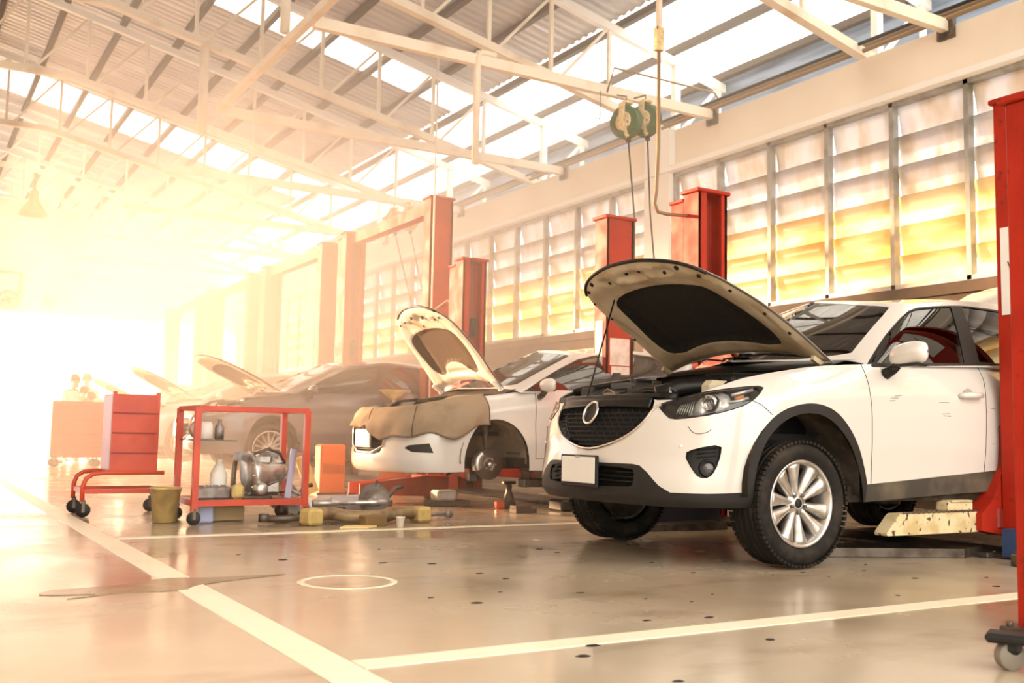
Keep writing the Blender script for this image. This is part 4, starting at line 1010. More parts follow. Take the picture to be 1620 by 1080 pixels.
w2b = smoothpoly([(-2.98, .06), (-3.0, .90), (-3.9, .86), (-3.78, .07)], 1); w2c = smoothpoly([(-3.9, .08), (-4.02, .84), (-4.6, .66), (-4.66, .4), (-4.4, .12)], 1)
house2 = [('side_window', 'b', w2a), ('side_window', 'b', w2b), ('side_window', 'b', w2c), ('window_trim', 'b', w2t),
          ('windscreen', 'c', smoothpoly([(-1.05, .02), (-1.15, .45), (-1.2, .90), (-1.05, .955), (0, .97), (1.05, .955), (1.2, .90), (1.15, .45), (1.05, .02)], 1)),
          ('rear_window', 'b', [(-5.25, .15), (-5.2, .9), (-6.0, .92), (-6.0, .15)])]
hood2 = dict(hinge=(1.13, 1.10), bow=.10, crown=.05, sealx=.22, linermat=mat('bonnet_lining_brown', (.10, .065, .035), .9, bump=.5, bscale=30), inmat=mat('hood_inside_pale', (.86, .80, .68), .5, vcol=(.55, .40, .22), vscale=5, vlo=.56, vhi=.7),
             outline=[(1.13, -.66, 1.09), (1.0, -.66, 1.06), (.7, -.645, 1.01), (.45, -.615, .95), (.3, -.54, .915), (.2, -.40, .89), (.13, -.2, .88), (.12, 0, .88)],
             liner=[(.44, -.46), (.38, 0), (.44, .46), (.62, .52), (.90, .46), (.96, .30), (.80, .15), (.80, -.15), (.96, -.30), (.90, -.46), (.62, -.52)],
             dents=[(.25, 0, (.06, .10), .03), (.27, .26, (.03, .08), -.02), (.27, -.26, (.03, .08), -.02), (.92, 0, (.05, .45), .025)],
             holes=[(.24, .12, .02), (.25, -.10, .03), (.27, .27, .014), (.30, -.3, .016), (.29, -.42, .012), (.36, .05, .012), (.3, .44, .012)])
F2 = dict(regions=regs2, house=house2, insets={'fog_recess': .03},
          mats=dict(panel_gap=DARK, fog_recess=BLACK, side_window=GLASS, window_trim=MATS['pillar_black'], windscreen=GLASS, rear_window=GLASS, rear_lamp=mat('rear_lamp_red', (.35, .02, .01), .2)),
          wells=[(.93, .44, .345), (.93+WB2, .44, .345)], hood=hood2, wellmat=mat('wheel_well_brown', (.10, .07, .04), .8, vcol=(.20, .14, .08), vscale=5))
def small_wheels(kinds): return [dict(c=(x, s*.74, .38), r=.315, rim=.225, w=.195, kind=k, side=s) for (x, s, k) in kinds]
def make_saloon(name, X0, Yc, zo, paint, label, kinds, hood, detail, group=None):
    root, S, H, W = make_car(name, X0, Yc, zo, SED, SEDH, F2, paint, label, 'car', small_wheels(kinds), hood, detail, group)
    Pw = lambda s, z, i=0: W(S.P(s, z, i)); cc = lambda p: (X0+1.5, Yc, p.z)
    g = cut(lambda s, z, i=0: Pw(s, z, .06), low2, [], .08)['_']; m = MB(); m.add(g[0], turned(g[0], g[1], cc), True); m.build('grille_back', DARK, root)
    m = MB()
    for z in (.50, .56, .62, .68): m.tube([Pw(-.33+.66*i/12, z, .02) for i in range(13)], .006, 5)
    m.build('grille_bars', BLACK, root)
    m = MB(); m.tube([Pw(a, b, -.003) for a, b in smoothpoly([(.42, .78), (.40, .72), (.33, .47), (-.33, .47), (-.40, .72), (-.42, .78)], 1, False)], .012, 6); m.build('grille_surround', CHROME, root)
    pc = Pw(0, .6, 0); m = MB(); m.box((pc[0]-.02, Yc, .60+zo), (.014, .35, .17), bev=.006); pf = m.build('plate_frame', ALU, root)
    m = MB(); m.box((pc[0]-.03, Yc, .60+zo), (.006, .335, .15), bev=.003); m.build('number_plate', PLATE, pf)
    for sd in (-1, 1):
        PS = (lambda s, z, i=0: Pw(s, z, i)) if sd < 0 else (lambda s, z, i=0: Pw(-s, z, i))
        g = cut(lambda s, z, i=0: PS(s, z, -.002), lamp2, [], .05)['_']; m = MB(); m.add(g[0], turned(g[0], g[1], cc), True); L_ = m.build('headlamp', LENS, root)
        g = cut(lambda s, z, i=0: PS(s, z, .05), lamp2, [], .05)['_']; m = MB(); m.add(g[0], turned(g[0], g[1], cc), True); m.build('lamp_reflector', ALU, L_, solid=.004)
        q = Vector(PS(-.85, .86, .03)); m = MB(); m.lathe([(.04, -.02), (.042, .02), (.034, .02), (.03, 0)], q, (-1, .3*sd, 0), 20); m.build('projector_ring', CHROME, L_)
        c = Vector(W((1.42, sd*.97, 1.12))); m = MB()
        m.grid(lambda u, v: (c.x+(-.07*cos(v)*(1 if cos(v) > 0 else .4))*(sin(u)**.7), c.y+sd*.11*(-cos(u)), c.z+.065*sin(v)*(sin(u)**.5)), [.02+(pi-.04)*i/12 for i in range(13)], [2*pi*j/16 for j in range(17)]); mr = m.build('mirror_shell', paint, root)
        m = MB(); m.tube([(c.x, c.y-sd*.06, c.z-.05), (c.x-.01, c.y-sd*.09, c.z-.09), (c.x-.02, c.y-sd*.13, c.z-.11)], [.03, .028, .03], 8); m.build('mirror_foot', BLACK, mr)
        for xh in (2.28, 3.2):
            s = S.s_of_x(xh)*sd; q = Pw(s, .93); m = MB(); m.tube([(q[0]-.09, q[1]+sd*.004, q[2]), (q[0]-.08, q[1]+sd*.03, q[2]), (q[0]+.08, q[1]+sd*.03, q[2]+.004), (q[0]+.09, q[1]+sd*.004, q[2])], .011, 8); m.build('door_handle', paint, root)
    if hood is not None and hood > 0:
        m = MB(); m.box(W((.74, 0, .66)), (.8, 1.1, .04)); m.build('bay_floor', DARK, root)
        m = MB(); m.box(W((.62, .05, .88)), (.42, .5, .14), bev=.04); m.build('engine_cover', MATS['engine_plastic'], root)
        m = MB(); m.box(W((.8, -.42, .94)), (.26, .22, .14), bev=.03); m.build('air_filter_box', MATS['engine_plastic'], root)
        m = MB(); m.box(W((.75, .45, .92)), (.2, .2, .16), bev=.02); m.build('battery', MATS['battery_case'], root)
        m = MB(); m.tube([W((.3, .3, .86)), W((.45, .2, .95)), W((.6, .1, .97))], .025, 8); m.build('coolant_hose', BLACK, root)
        m = MB(); m.grid(lambda u, v: W((lerp(.94+.1*abs(2*u-1)**2, 1.05+.16*abs(2*u-1)**2, v), lerp(-.74, .74, u), lerp(1.03, 1.085, v))), [i/12 for i in range(13)], [0, .5, 1]); m.build('cowl_panel', BLACK, root)
        m = MB(); m.grid(lambda u, v: Pw(lerp(-.55, .55, u), .865, .01+.12*v), [i/16 for i in range(17)], [0, 1]); m.build('slam_panel', MATS['engine_plastic'], root)
        for sd in (-1, 1): m = MB(); m.grid(lambda u, v: W((lerp(.42, 1.2, u), sd*lerp(S.P(S.s_of_x(lerp(.42, 1.2, u)), S.ztop(S.s_of_x(lerp(.42, 1.2, u))))[1]-.004, .58, v), lerp(S.ztop(S.s_of_x(lerp(.42, 1.2, u)))-.004, .70, v))), [i/10 for i in range(11)], [0, .1, .4, 1]); m.build('inner_wing', UNDER, root)
    return root, S, H, W
sal, S2, H2, W2 = make_saloon('saloon_car', 3.74, 8.93, .05, PAINTW, 'white saloon car on the second lift with a front wheel off and its bonnet up', [(.93, -1, 'disc'), (.93, 1, 'disc'), (.93+WB2, -1, 'multi'), (.93+WB2, 1, 'multi')], 61, True)
# cloth over its nose and wing
def cover(u, v):
    s = lerp(.55, -1.42, u); zt = S2.ztop(abs(s)); dr = lerp(.16, .30, min(1, max(0, (u-.15)/.5)))-(.05 if u < .1 else 0)+.035*sin(u*17)+.02*sin(u*31+1)
    if v < .35:
        t = v/.35; p = S2.P(s, zt-.002, .16*(1-t)-.0); z = zt+.020+.01*sin(u*23)*(1-t)
        return W2((p[0], p[1], z))
    t = (v-.35)/.65; z = zt+.015-dr*t; p = S2.P(s, z, -.012-.020*(1+sin(u*26+t*5.0))*t-.010*sin(u*57)*t*t)
    return W2((p[0], p[1], z))
m = MB(); m.grid(cover, [i/110 for i in range(111)], [j/22 for j in range(23)])
o = m.build('fender_cover', mat('cover_cloth', (.34, .25, .16), .85, vcol=(.26, .19, .12), vscale=5, bump=.2, bscale=60), org=W2((0, 0, .85)), solid=.006)
for k, uu in enumerate((.30, .64, 1.0)):
    mm_ = MB(); mm_.tube([Vector(cover(uu, .36+.64*j/16))+Vector((-.004, -.006, 0)) for j in range(17)], .006, 6); mm_.build('piping', DADO, o)
mm_ = MB(); mm_.tube([Vector(cover(i/110, 1)) for i in range(111)], .006, 6); mm_.build('hem_piping', DADO, o)
tag(o, 'tan cloth cover draped over the nose and wing of the white saloon', 'cover')
make_saloon('saloon_car', 3.02, 13.2, .10, PAINTD, 'dark saloon car with a many-spoked wheel on the third lift, behind the red trolleys', [(.93, -1, 'multi'), (.93, 1, 'multi'), (.93+WB2, -1, 'multi'), (.93+WB2, 1, 'multi')], 38, False)
make_saloon('saloon_car', 3.0, 17.5, .12, PAINTS, 'silver saloon car on the fourth lift with its bonnet raised', [(.93, -1, 'multi'), (.93, 1, 'multi'), (.93+WB2, -1, 'multi'), (.93+WB2, 1, 'multi')], 40, False)
make_saloon('saloon_car', 3.1, 21.9, .10, PAINTW, 'pale saloon car on the fifth lift, far down the hall', [(.93, -1, 'multi'), (.93, 1, 'multi'), (.93+WB2, -1, 'multi'), (.93+WB2, 1, 'multi')], 40, False)
# ---------------------------------------------------------------- two-post lifts
ARMY = mat('arm_yellow', (.72, .60, .36), .55, vcol=(.55, .42, .2), vscale=8, vcol2=(.06, .045, .03), v2scale=26, v2lo=.60, v2hi=.66)
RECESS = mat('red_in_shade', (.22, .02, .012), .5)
PLATEM = mat('floor_plate', (.10, .09, .08), .4, .5, vcol=(.05, .04, .03), vscale=9)
def column(root, x0, yc, into, h, back, wide=.34, nm='column'):
    """into = +1/-1 : side (y) on which the car stands"""
    m = MB(); d = .20; y0 = yc; y1 = yc-into*d; ym = (y0+y1)/2; t = .03
    m.box((x0+t/2, ym, h/2), (t, d, h)); m.box((x0+wide-t/2, ym, h/2), (t, d, h)); m.box((x0+wide/2, y1+into*t/2, h/2), (wide-.002, t, h))
    m.box((x0+.05, y0-into*t/2, h/2), (.10-.004, t, h)); m.box((x0+wide-.035, y0-into*t/2, h/2), (.07-.004, t, h))
    c = m.build(nm, RED, root)
    m = MB(); m.box((x0+wide/2, ym, h+.012), (wide+.05, d+.05, .035), bev=.008); m.build('column_cap', RED, c)
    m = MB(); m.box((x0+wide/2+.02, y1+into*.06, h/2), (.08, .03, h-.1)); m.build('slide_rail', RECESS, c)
    m = MB(); m.box((x0+.20, y0-into*.08, 2.05), (.08, .06, .24), bev=.01); m.build('chain_guard', DARK, c)
    m = MB(); m.box((x0+wide/2, ym, .012), (wide+.16, d+.14, .024)); bp = m.build('base_plate', PLATEM, c)
    m = MB()
    for sx in (-.04, wide+.04):
        for sy in (-.04, d+.04): m.disc((x0+sx, min(y0, y1)+sy, .03), (0, 0, 1), .016, .018, 6)
    m.build('anchor_bolts', STEEL, bp)
    if back:
        yb = y1-into*.10
        m = MB(); m.box((x0+.14, yb, (h-.06)/2), (.26, .17, h-.06)); b = m.build('rear_box', RED, c)
        m = MB(); m.box((x0+.14, yb, h-.05), (.30, .20, .03), bev=.006); m.build('rear_box_cap', RED, b)
    return c
def lift(yn, yf, h, pads, back, label, armz, beam=False, x0=5.98, plate=True):
    root = empty('car_lift', (x0+.17, (yn+yf)/2, 0), label, 'car lift', 'car lifts along the bays')
    column(root, x0, yn, 1, h, back[0]); column(root, x0, yf, -1, h, back[1])
    if plate: m = MB(); m.box((x0+.10, (yn+yf)/2, .016), (.5, yf-yn-.02, .032), bev=.008); m.build('floor_cover', PLATEM, root)
    if beam:
        m = MB(); m.box((x0+.17, (yn+yf)/2, h-.09), (.16, yf-yn, .16)); m.build('overhead_beam', RED, root)
    for (y, into, ps) in ((yn, 1, pads[0]), (yf, -1, pads[1])):
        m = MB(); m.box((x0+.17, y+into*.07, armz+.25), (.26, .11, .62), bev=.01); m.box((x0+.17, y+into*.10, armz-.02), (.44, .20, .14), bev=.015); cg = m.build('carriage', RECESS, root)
        for (px, py, pz, mt) in ps:
            a = Vector((x0+.17+(.14 if px > x0 else -.14), y+into*.12, armz-.02)); b = Vector((px, py, armz-.02)); d = (b-a).normalized()
            mid = a.lerp(b, .5); m = MB(); m.beam(a, mid, .13, .11, bev=.01); ar = m.build('swing_arm', RED, root)
            m = MB(); m.beam(a.lerp(b, .35), b+d*.06, .10, .08, bev=.008); m.build('arm_extension', mt, ar)
            m = MB(); m.lathe([(0, armz), (.05, armz), (.05, pz-.04), (.07, pz-.03), (.07, pz), (0, pz)], (px, py, 0), (0, 0, 1), 20); m.build('lifting_pad', mt, ar)
    return root
A_ = PLATEM
l1 = lift(3.97, 6.83, 2.90, ([(6.9, 4.3, .335, A_)], [(5.15, 5.55, .35, A_), (6.9, 5.55, .355, A_)]), (False, True), 'red lift post pair around the white crossover car, base plate in the floor', .26)
# near front arm: scuffed cream box section swung along the sill, with a block pad
m = MB(); dq = Vector((1, .02, 0)); 
prof = [(4.95, .175), (5.07, .285), (5.80, .285), (5.80, .160), (4.96, .160)]
m.prism(prof, lambda a, b: (a, 4.02, b), lambda a, b: (a, 4.11, b)); ar = m.build('swing_arm', ARMY, l1)
m = MB(); m.box((5.803, 4.065, .222), (.008, .075, .10)); m.build('arm_mouth', DARK, ar)
m = MB(); m.box((5.64, 4.07, .318), (.24, .10, .062), bev=.012); m.box((5.64, 4.07, .350), (.20, .12, .012), bev=.004); m.build('pad_block', ARMY, ar)
m = MB(); m.tube([(5.09+.7*i/30, 4.015, .288+.004*(i % 2)) for i in range(31)], .005, 5); m.build('saw_toothed_edge', STEEL, ar)
m = MB(); m.prism([(5.78, .17), (6.02, .13), (6.02, .56), (5.98, .50), (5.90, .36), (5.78, .27)], lambda a, b: (a, 3.98, b), lambda a, b: (a, 4.10, b)); m.build('arm_bracket', RED, l1)
m = MB(); m.box((5.93, 3.84, .10), (.10, .15, .17)); m.build('column_foot_guard', mat('guard_blue', (.03, .06, .16), .5), l1)
l2 = lift(8.40, 11.25, 2.90, ([(5.2, 8.4+.0, .38, A_), (6.75, 8.5, .38, A_)], [(5.2, 9.45, .38, A_), (6.75, 9.45, .38, A_)]), (False, True), 'red lift post pair around the white saloon car with the cloth cover', .27)
l3 = lift(12.42, 15.25, 3.88, ([(4.6, 12.75, .43, A_), (6.0, 12.75, .43, A_)], [(4.6, 13.65, .43, A_), (6.0, 13.65, .43, A_)]), (False, True), 'tall orange-red lift with an overhead beam, around the dark saloon car', .30, True)
l4 = lift(16.55, 19.45, 3.88, ([(4.6, 17.0, .45, A_), (6.0, 17.0, .45, A_)], [(4.6, 18.0, .45, A_), (6.0, 18.0, .45, A_)]), (False, True), 'tall red lift around the silver saloon car, second from the far end', .32, True)
l5 = lift(20.75, 23.6, 3.88, ([(4.6, 21.4, .43, A_), (6.0, 21.4, .43, A_)], [(4.6, 22.3, .43, A_), (6.0, 22.3, .43, A_)]), (False, True), 'tall red lift around the pale saloon car in the glare', .30, True)
l6 = lift(25.0, 27.9, 3.88, ([], []), (False, True), 'tall empty red lift, furthest down the hall', .30, True)
PAPER = mat('paper_white', (.86, .82, .74), .7, vcol=(.70, .62, .50), vscale=9)
def sheet(c, d, lab, M_=PAPER):
    m = MB(); m.box(c, d); return tag(m.build('paper_sheet', M_, org=c), lab, 'paper')
sheet((6.15, 8.196, 1.55), (.24, .004, .27), 'white paper sheet taped high on the post between the two white cars')
sheet((6.16, 8.196, 1.30), (.22, .005, .21), 'creased white paper taped under the upper sheet on the same red post')
sheet((5.976, 8.31, 1.55), (.004, .12, .62), 'long narrow white paper strip on the left face of the red post')
sheet((5.976, 3.87, 1.80), (.004, .14, .56), 'white strip label on the red post at the right of the photo', mat('label_white', (.84, .82, .78), .5))
m = MB(); m.tube([(5.972, 3.89, 1.86), (5.972, 3.87, 1.80), (5.972, 3.865, 1.78)], .003, 5); tag(m.build('pen_stroke', DARK, org=(5.972, 3.88, 1.82)), kind='structure')
# heavy red column at the right edge with its bolted foot, and a wheeled leg beside it
r = empty('red_column', (3.8, 2.25, 0), 'heavy dark red steel column cut off by the right edge of the photo', 'column')
m = MB(); m.box((3.80, 2.24, 1.02), (.29, .28, 2.03), bev=.008); m.build('post', RED, r)
m = MB(); m.box((3.80, 2.24, 2.045), (.33, .32, .03), bev=.006); m.build('cap', RED, r)
m = MB(); m.box((3.79, 2.24, .012), (.38, .36, .024), bev=.006); bp = m.build('foot_plate', STEEL, r)
for sx, sy in ((-.165, .15), (-.165, -.15), (.165, .15), (.165, -.15)):
    m = MB(); m.disc((3.79+sx, 2.24+sy, .032), (0, 0, 1), .014, .02, 6); m.build('bolt', STEEL, bp)
r = empty('wheeled_base', (3.1, 1.9, 0), 'black wheeled leg of a stand at the bottom right corner', 'stand')
m = MB(); m.box((3.32, 1.80, .105), (.50, .06, .035), bev=.01); m.box((3.05, 1.95, .10), (.10, .24, .03), rz=.5, bev=.01); m.build('leg', BLACK, r)
for cx, cy in ((3.03, 2.0),):
    m = MB(); m.disc((cx, cy, .045), (.4, 1, 0), .045, .035, 20); c = m.build('castor_wheel', mat('castor_grey', (.22, .19, .15), .5), r)
    m = MB(); m.box((cx+.01, cy, .075), (.07, .06, .05), rz=.5, bev=.012); m.build('castor_fork', BLACK, c)
m = MB(); m.box((5.72, 3.62, .035), (.26, .11, .07), bev=.008); m.box((5.66, 3.62, .075), (.10, .08, .02)); tag(m.build('steel_block', STEEL, org=(5.7, 3.62, 0)), 'dark steel block on the floor at the foot of the front lift post', 'block')
m = MB(); m.box((5.60, 4.75, .05), (.16, 1.3, .05), rz=1.1, bev=.01); m.build('x', STEEL)
bpy.data.objects.remove(bpy.data.objects['x'])
m = MB(); m.prism([(4.75, 4.5), (5.7, 4.05), (5.98, 4.12), (5.98, 4.35), (5.0, 4.65)], lambda a, b: (a, b, .002), lambda a, b: (a, b, .055)); tag(m.build('drip_tray', STEEL, org=(5.3, 4.3, 0)), 'dirty dark metal tray on the floor under the sill of the crossover', 'tray')
m = MB(); m.prism([(4.6, 6.15), (5.6, 6.05), (5.7, 6.35), (4.7, 6.5)], lambda a, b: (a, b, .002), lambda a, b: (a, b, .05)); tag(m.build('drip_tray', STEEL, org=(5.1, 6.2, 0)), 'dark tray on the floor behind the front wheels of the crossover', 'tray')
# ---------------------------------------------------------------- hose reels, cords, service drops
def reel(x, y, z, g, lab, hose, grp='hose reels'):
    r = empty('hose_reel', (x, y, z+.24), lab, 'hose reel', grp); ax = Vector((-.95, -.30, 0)).normalized()
    m = MB(); m.lathe([(.10, -.07), (.205, -.075), (.215, -.055), (.185, -.045), (.19, 0), (.185, .045), (.215, .055), (.205, .075), (.10, .07)], (x, y, z), ax, 36); d = m.build('drum', g, r)
    m = MB(); m.lathe([(.0, .078), (.10, .078), (.125, .07), (.125, .05), (0, .05)], (x, y, z), ax, 28); m.build('drum_face', ARMY, d)
    m = MB(); q = Vector((x, y, z)); m.beam(q+ax*.10+Vector((0, 0, .24)), q+ax*.10+Vector((0, 0, -.05)), .09, .012, up=ax); m.beam(q+ax*.10+Vector((0, 0, -.02)), q+ax*.10+Vector((.05, -.06, -.22)), .05, .012, up=ax)
    m.box((x, y, z+.25), (.14, .14, .04), bev=.01); m.build('bracket', ARMY, r)
    m = MB(); ty = 10.54 if y < 14 else 17.98; m.tube([q+Vector((0, 0, .25)), q+Vector((0, 0, .34)), (x, ty, 5.17)], .012, 8); m.build('hanger', PIPEBR, r)
    m = MB(); m.disc(q+Vector((.02, -.02, -.24)), (0, 0, 1), .035, .05, 12); m.build('hose_guide', BLACK, r)
    m = MB(); m.tube([q+Vector((.02, -.02, -.24))]+[Vector(p) for p in hose], .011, 6); m.build('hose', BLACK, r)
GREEN = mat('reel_green', (.012, .10, .015), .4, vcol=(.006, .035, .006), vscale=6)
OLIVE = mat('reel_olive', (.42, .33, .05), .4)
reel(8.08, 10.26, 4.80, GREEN, 'green hose reel hanging from the tie beam, right one of the pair', [(8.2, 10.3, 3.6), (8.28, 10.3, 2.9), (8.3, 10.3, 1.9)])
reel(7.80, 10.30, 4.74, GREEN, 'dark green hose reel hanging from the tie beam, left one of the pair', [(7.93, 10.28, 3.5), (7.93, 10.28, 1.6)])
reel(8.22, 17.72, 4.80, OLIVE, 'olive yellow hose reel far along the hall, right one of its pair', [(8.6, 17.7, 3.2), (8.75, 17.7, 2.0)])
reel(7.92, 17.76, 4.74, OLIVE, 'olive yellow hose reel far along the hall, left one of its pair', [(8.3, 17.7, 3.2), (8.6, 17.7, 1.9)])
m = MB(); m.tube([(7.6, 10.45, 5.14), (7.6, 10.30, 5.42), (9.3, 10.30, 5.42), (9.4, 10.3, 5.3)], .014, 6); tag(m.build('air_pipe', PIPEBR, org=(7.6, 10.4, 5.2)), 'thin brown air pipe looped above the green hose reels', 'pipe')
m = MB(); m.tube([(7.42+.06*cos(t), 10.42, 4.72+.05*sin(t)) for t in [2*pi*k/16*1.1 for k in range(17)]]+[(7.5, 10.45, 5.14)], .006, 5); tag(m.build('cable_loop', mat('cable_teal', (.02, .12, .12), .5), org=(7.5, 10.4, 5.1)), 'small teal cable loop hanging left of the green reels', 'cable')
r = empty('service_drop', (5.75, 7.05, 5.4), 'brown conduit with a junction box dropping to the lift post behind the crossover', 'conduit')
m = MB(); m.tube([(5.70, 7.05, 6.6), (5.70, 7.05, 4.35)], .03, 10); m.build('upper_pipe', CREAM, r)
m = MB(); m.box((5.70, 7.05, 4.30), (.08, .06, .22), bev=.006); m.build('junction_box', ARMY, r)
m = MB(); m.tube([(5.70, 7.05, 4.2), (5.70, 7.05, 3.3), (5.68, 7.05, 2.90), (5.66, 7.05, 2.78), (5.70, 7.05, 2.71), (5.80, 7.04, 2.70), (6.0, 6.98, 2.70)], .017, 8); m.build('lower_pipe', PIPEBR, r)
m = MB(); m.tube([(6.05, 12.4, 2.4), (6.05, 12.15, 2.35), (6.1, 11.9, 2.45), (6.15, 11.75, 2.38), (6.1, 11.6, 2.3), (6.1, 11.44, 2.36)], .015, 6); tag(m.build('hydraulic_hose', PIPEBR, org=(6.05, 12, 2.4)), 'brown hydraulic hose looping between two red lift posts', 'hose')
m = MB(); m.tube([(5.9, 11.95, 5.75), (5.9, 11.95, .01)], .012, 6); tag(m.build('drop_cable', CREAM, org=(5.9, 11.95, 5.1)), 'pale cable hanging straight down beside the tall orange post', 'cable')
# ceiling lamp and wall fans
r = empty('high_bay_lamp', (2.45, 26.45, 6.8), 'orange-tinted bell lamp hanging from a truss at the far left', 'lamp')
m = MB(); m.tube([(2.45, 26.45, 6.82), (2.45, 26.45, 6.3)], .03, 8); m.build('stem', PIPEBR, r)
m = MB(); m.lathe([(.06, 6.32), (.10, 6.25), (.12, 6.05), (.32, 5.75), (.36, 5.70), (.33, 5.70), (.10, 6.02)], (2.45, 26.45, 0), (0, 0, 1), 24); m.build('lamp_shade', ORANGE, r)
for k, (x, lab) in enumerate([(2.78, 'round wall fan on the far gable, left of the two'), (3.95, 'round wall fan on the far gable, right of the two')]):
    r = empty('wall_fan', (x, 36.1, 4.72), lab, 'fan', 'fans on the far gable'); m = MB()
    m.lathe([(.26, 0), (.30, .0), (.31, .16), (.27, .18), (.25, .02)], (x, 36.15, 4.72), (0, -1, 0), 28); f_ = m.build('fan_housing', [ORANGE, CREAM][k], r)
    m = MB(); m.disc((x, 36.02, 4.72), (0, 1, 0), .08, .08, 16)
    for j in range(4):
        a = j*pi/2+.3; m.beam((x+.07*cos(a), 36.03, 4.72+.07*sin(a)), (x+.23*cos(a), 36.03, 4.72+.23*sin(a)), .01, .10)
    m.build('fan_blades', ORANGE, f_); m = MB(); m.box((x, 36.12, 4.42), (.14, .14, .22)); m.build('wall_bracket', CREAM, r)
m = MB(); m.tube([(2.3, 36.12, 5.6), (3.1, 36.12, 5.6), (3.1, 36.12, 4.9)], .05, 8); tag(m.build('wall_conduit', ORANGE, org=(3.1, 36.1, 5.5)), 'bent conduit on the gable above the wall fans', 'conduit')
m = MB(); m.box((3.4, 36.15, 4.66), (.42, .1, .30)); tag(m.build('switch_box', CREAM, org=(3.4, 36.15, 4.66)), 'pale box on the gable between the two fans', 'box')
# outside the open end: ribbed white screen on a purple-grey plinth, a green sign
PURP = mat('plinth_mauve', (.36, .30, .40), .7); PINK = mat('panel_mauve', (.42, .28, .30), .7)
r = empty('ribbed_screen', (2, 46, 0), 'white ribbed screen on a mauve plinth outside the far opening', 'screen')
m = MB(); m.box((1.5, 46.6, .18), (13, 1.6, .36)); m.box((1.5, 46.8, .5), (13, 1.0, .3)); m.build('plinth', PURP, r)
m = MB(); 
for k in range(26): m.box((-4.8+k*.5, 46.6, 1.5), (.34, .10, 1.7), bev=.02)
m.box((1.5, 46.7, 1.5), (13, .05, 1.75)); m.build('ribs', mat('screen_white', (.80, .80, .86), .6), r)
m = MB(); m.box((1.5, 46.5, .68), (13, .08, .07)); m.box((1.5, 46.5, 2.42), (13, .08, .06)); m.build('rails', PINK, r)
m = MB(); m.box((2.7, 46.3, 2.75), (2.2, .1, .5)); m.tube([(3.0, 46.3, 2.5), (3.0, 46.3, .6)], .05, 6); tag(m.build('sign_panel', PINK, org=(2.7, 46.3, 0.6)), 'brownish pink panel above the ribbed screen at the left edge', 'panel')
r = empty('green_sign', (4.55, 46, 0), 'green and white sign board standing above the ribbed screen', 'sign')
m = MB(); m.box((4.5, 45.9, 3.25), (1.5, .08, .26)); m.build('board', mat('sign_green', (.10, .36, .14), .6), r)
m = MB(); m.tube([(4.5, 45.95, 3.2), (4.5, 45.95, .0)], .05, 8); m.build('pole', WALLTRIM, r)
m = MB(); m.disc((4.65, 45.9, 3.75), (0, 1, 0), .14, .05, 16); m.build('roundel', MATS['sign_green'], r)
m = MB()
for x in (5.3, 7.3): m.tube([(x, 45.7, 0), (x, 45.7, 2.75)], .05, 6)
m.tube([(5.3, 45.7, 2.75), (7.3, 45.7, 2.75)], .05, 6); tag(m.build('goal_frame', mat('frame_pink', (.70, .30, .36), .6), org=(5.3, 45.7, 0)), 'pink tubular frame outside the far opening', 'frame')
m = MB(); m.box((5.45, 6.47, .16), (.72, .26, .29), bev=.015); m.box((5.45, 6.47, .30), (.76, .30, .025), bev=.006); tag(m.build('storage_crate', mat('crate_dark', (.035, .035, .045), .6), org=(5.45, 6.47, 0)), 'dark blue-grey crate on the floor behind the front wheels of the crossover', 'crate')
# ---------------------------------------------------------------- trolleys, loose parts, people
def castor(root, x, y, r=.055, h=.13):
    m = MB(); m.disc((x, y, r), (0.3, 1, 0), r, .035, 20); w = m.build('castor', BLACK, root)
    m = MB(); m.box((x, y, h*.5+.02), (.03, .05, h-.03), bev=.006); m.build('castor_fork', STEEL, w)
r = empty('parts_trolley', (1.6, 8.75, 0), 'red tube-framed trolley with an upright red panel box, on castors', 'trolley')
m = MB(); R_ = .018
m.tube([(1.27, 8.62, .12), (1.27, 8.62, .24), (1.29, 8.62, .30), (1.34, 8.62, .335), (1.42, 8.62, .345), (1.88, 8.62, .345)], R_, 10)
m.build('front_tube', REDBR, r)
m = MB(); m.tube([(1.27, 9.10, .12), (1.27, 9.10, .24), (1.29, 9.10, .30), (1.34, 9.10, .335), (1.42, 9.10, .345), (1.88, 9.10, .345)], R_, 10); m.build('rear_tube', REDBR, r)
m = MB(); m.box((1.57, 8.62, .20), (.62, .03, .035)); m.box((1.57, 9.10, .20), (.62, .03, .035)); m.box((1.28, 8.86, .20), (.03, .5, .035)); m.box((1.88, 8.86, .20), (.03, .5, .035)); m.build('base_frame', REDBR, r)
m = MB(); m.box((1.64, 8.84, .66), (.36, .42, .62), bev=.01); bx = m.build('panel_box', REDBR, r)
for z in (.50, .66, .82):
    m = MB(); m.box((1.64, 8.626, z), (.35, .008, .012)); m.build('drawer_line', mat('line_dark_red', (.28, .02, .01), .5), bx)
m = MB(); m.box((1.475, 8.64, .66), (.03, .03, .66)); m.box((1.81, 8.64, .66), (.03, .03, .66)); m.build('upright_rail', REDBR, r)
for x in (1.28, 1.88):
    for y in (8.62, 9.10): castor(r, x, y)
r = empty('parts_rack', (2.3, 7.95, 0), 'red angle-iron rack on castors loaded with gearbox and engine parts', 'rack')
for x in (1.90, 2.74):
    for y in (7.68, 8.24):
        m = MB(); m.box((x, y, .48), (.045, .045, .76)); m.build('upright', REDBR, r)
        castor(r, x, y, .05, .12)
for z, d in ((.16, .045), (.86, .035)):
    m = MB(); m.box((2.32, 7.68, z), (.84, .03, d)); m.box((2.32, 8.24, z), (.84, .03, d)); m.box((1.90, 7.96, z), (.03, .56, d)); m.box((2.74, 7.96, z), (.03, .56, d)); m.build('rail', REDBR, r)
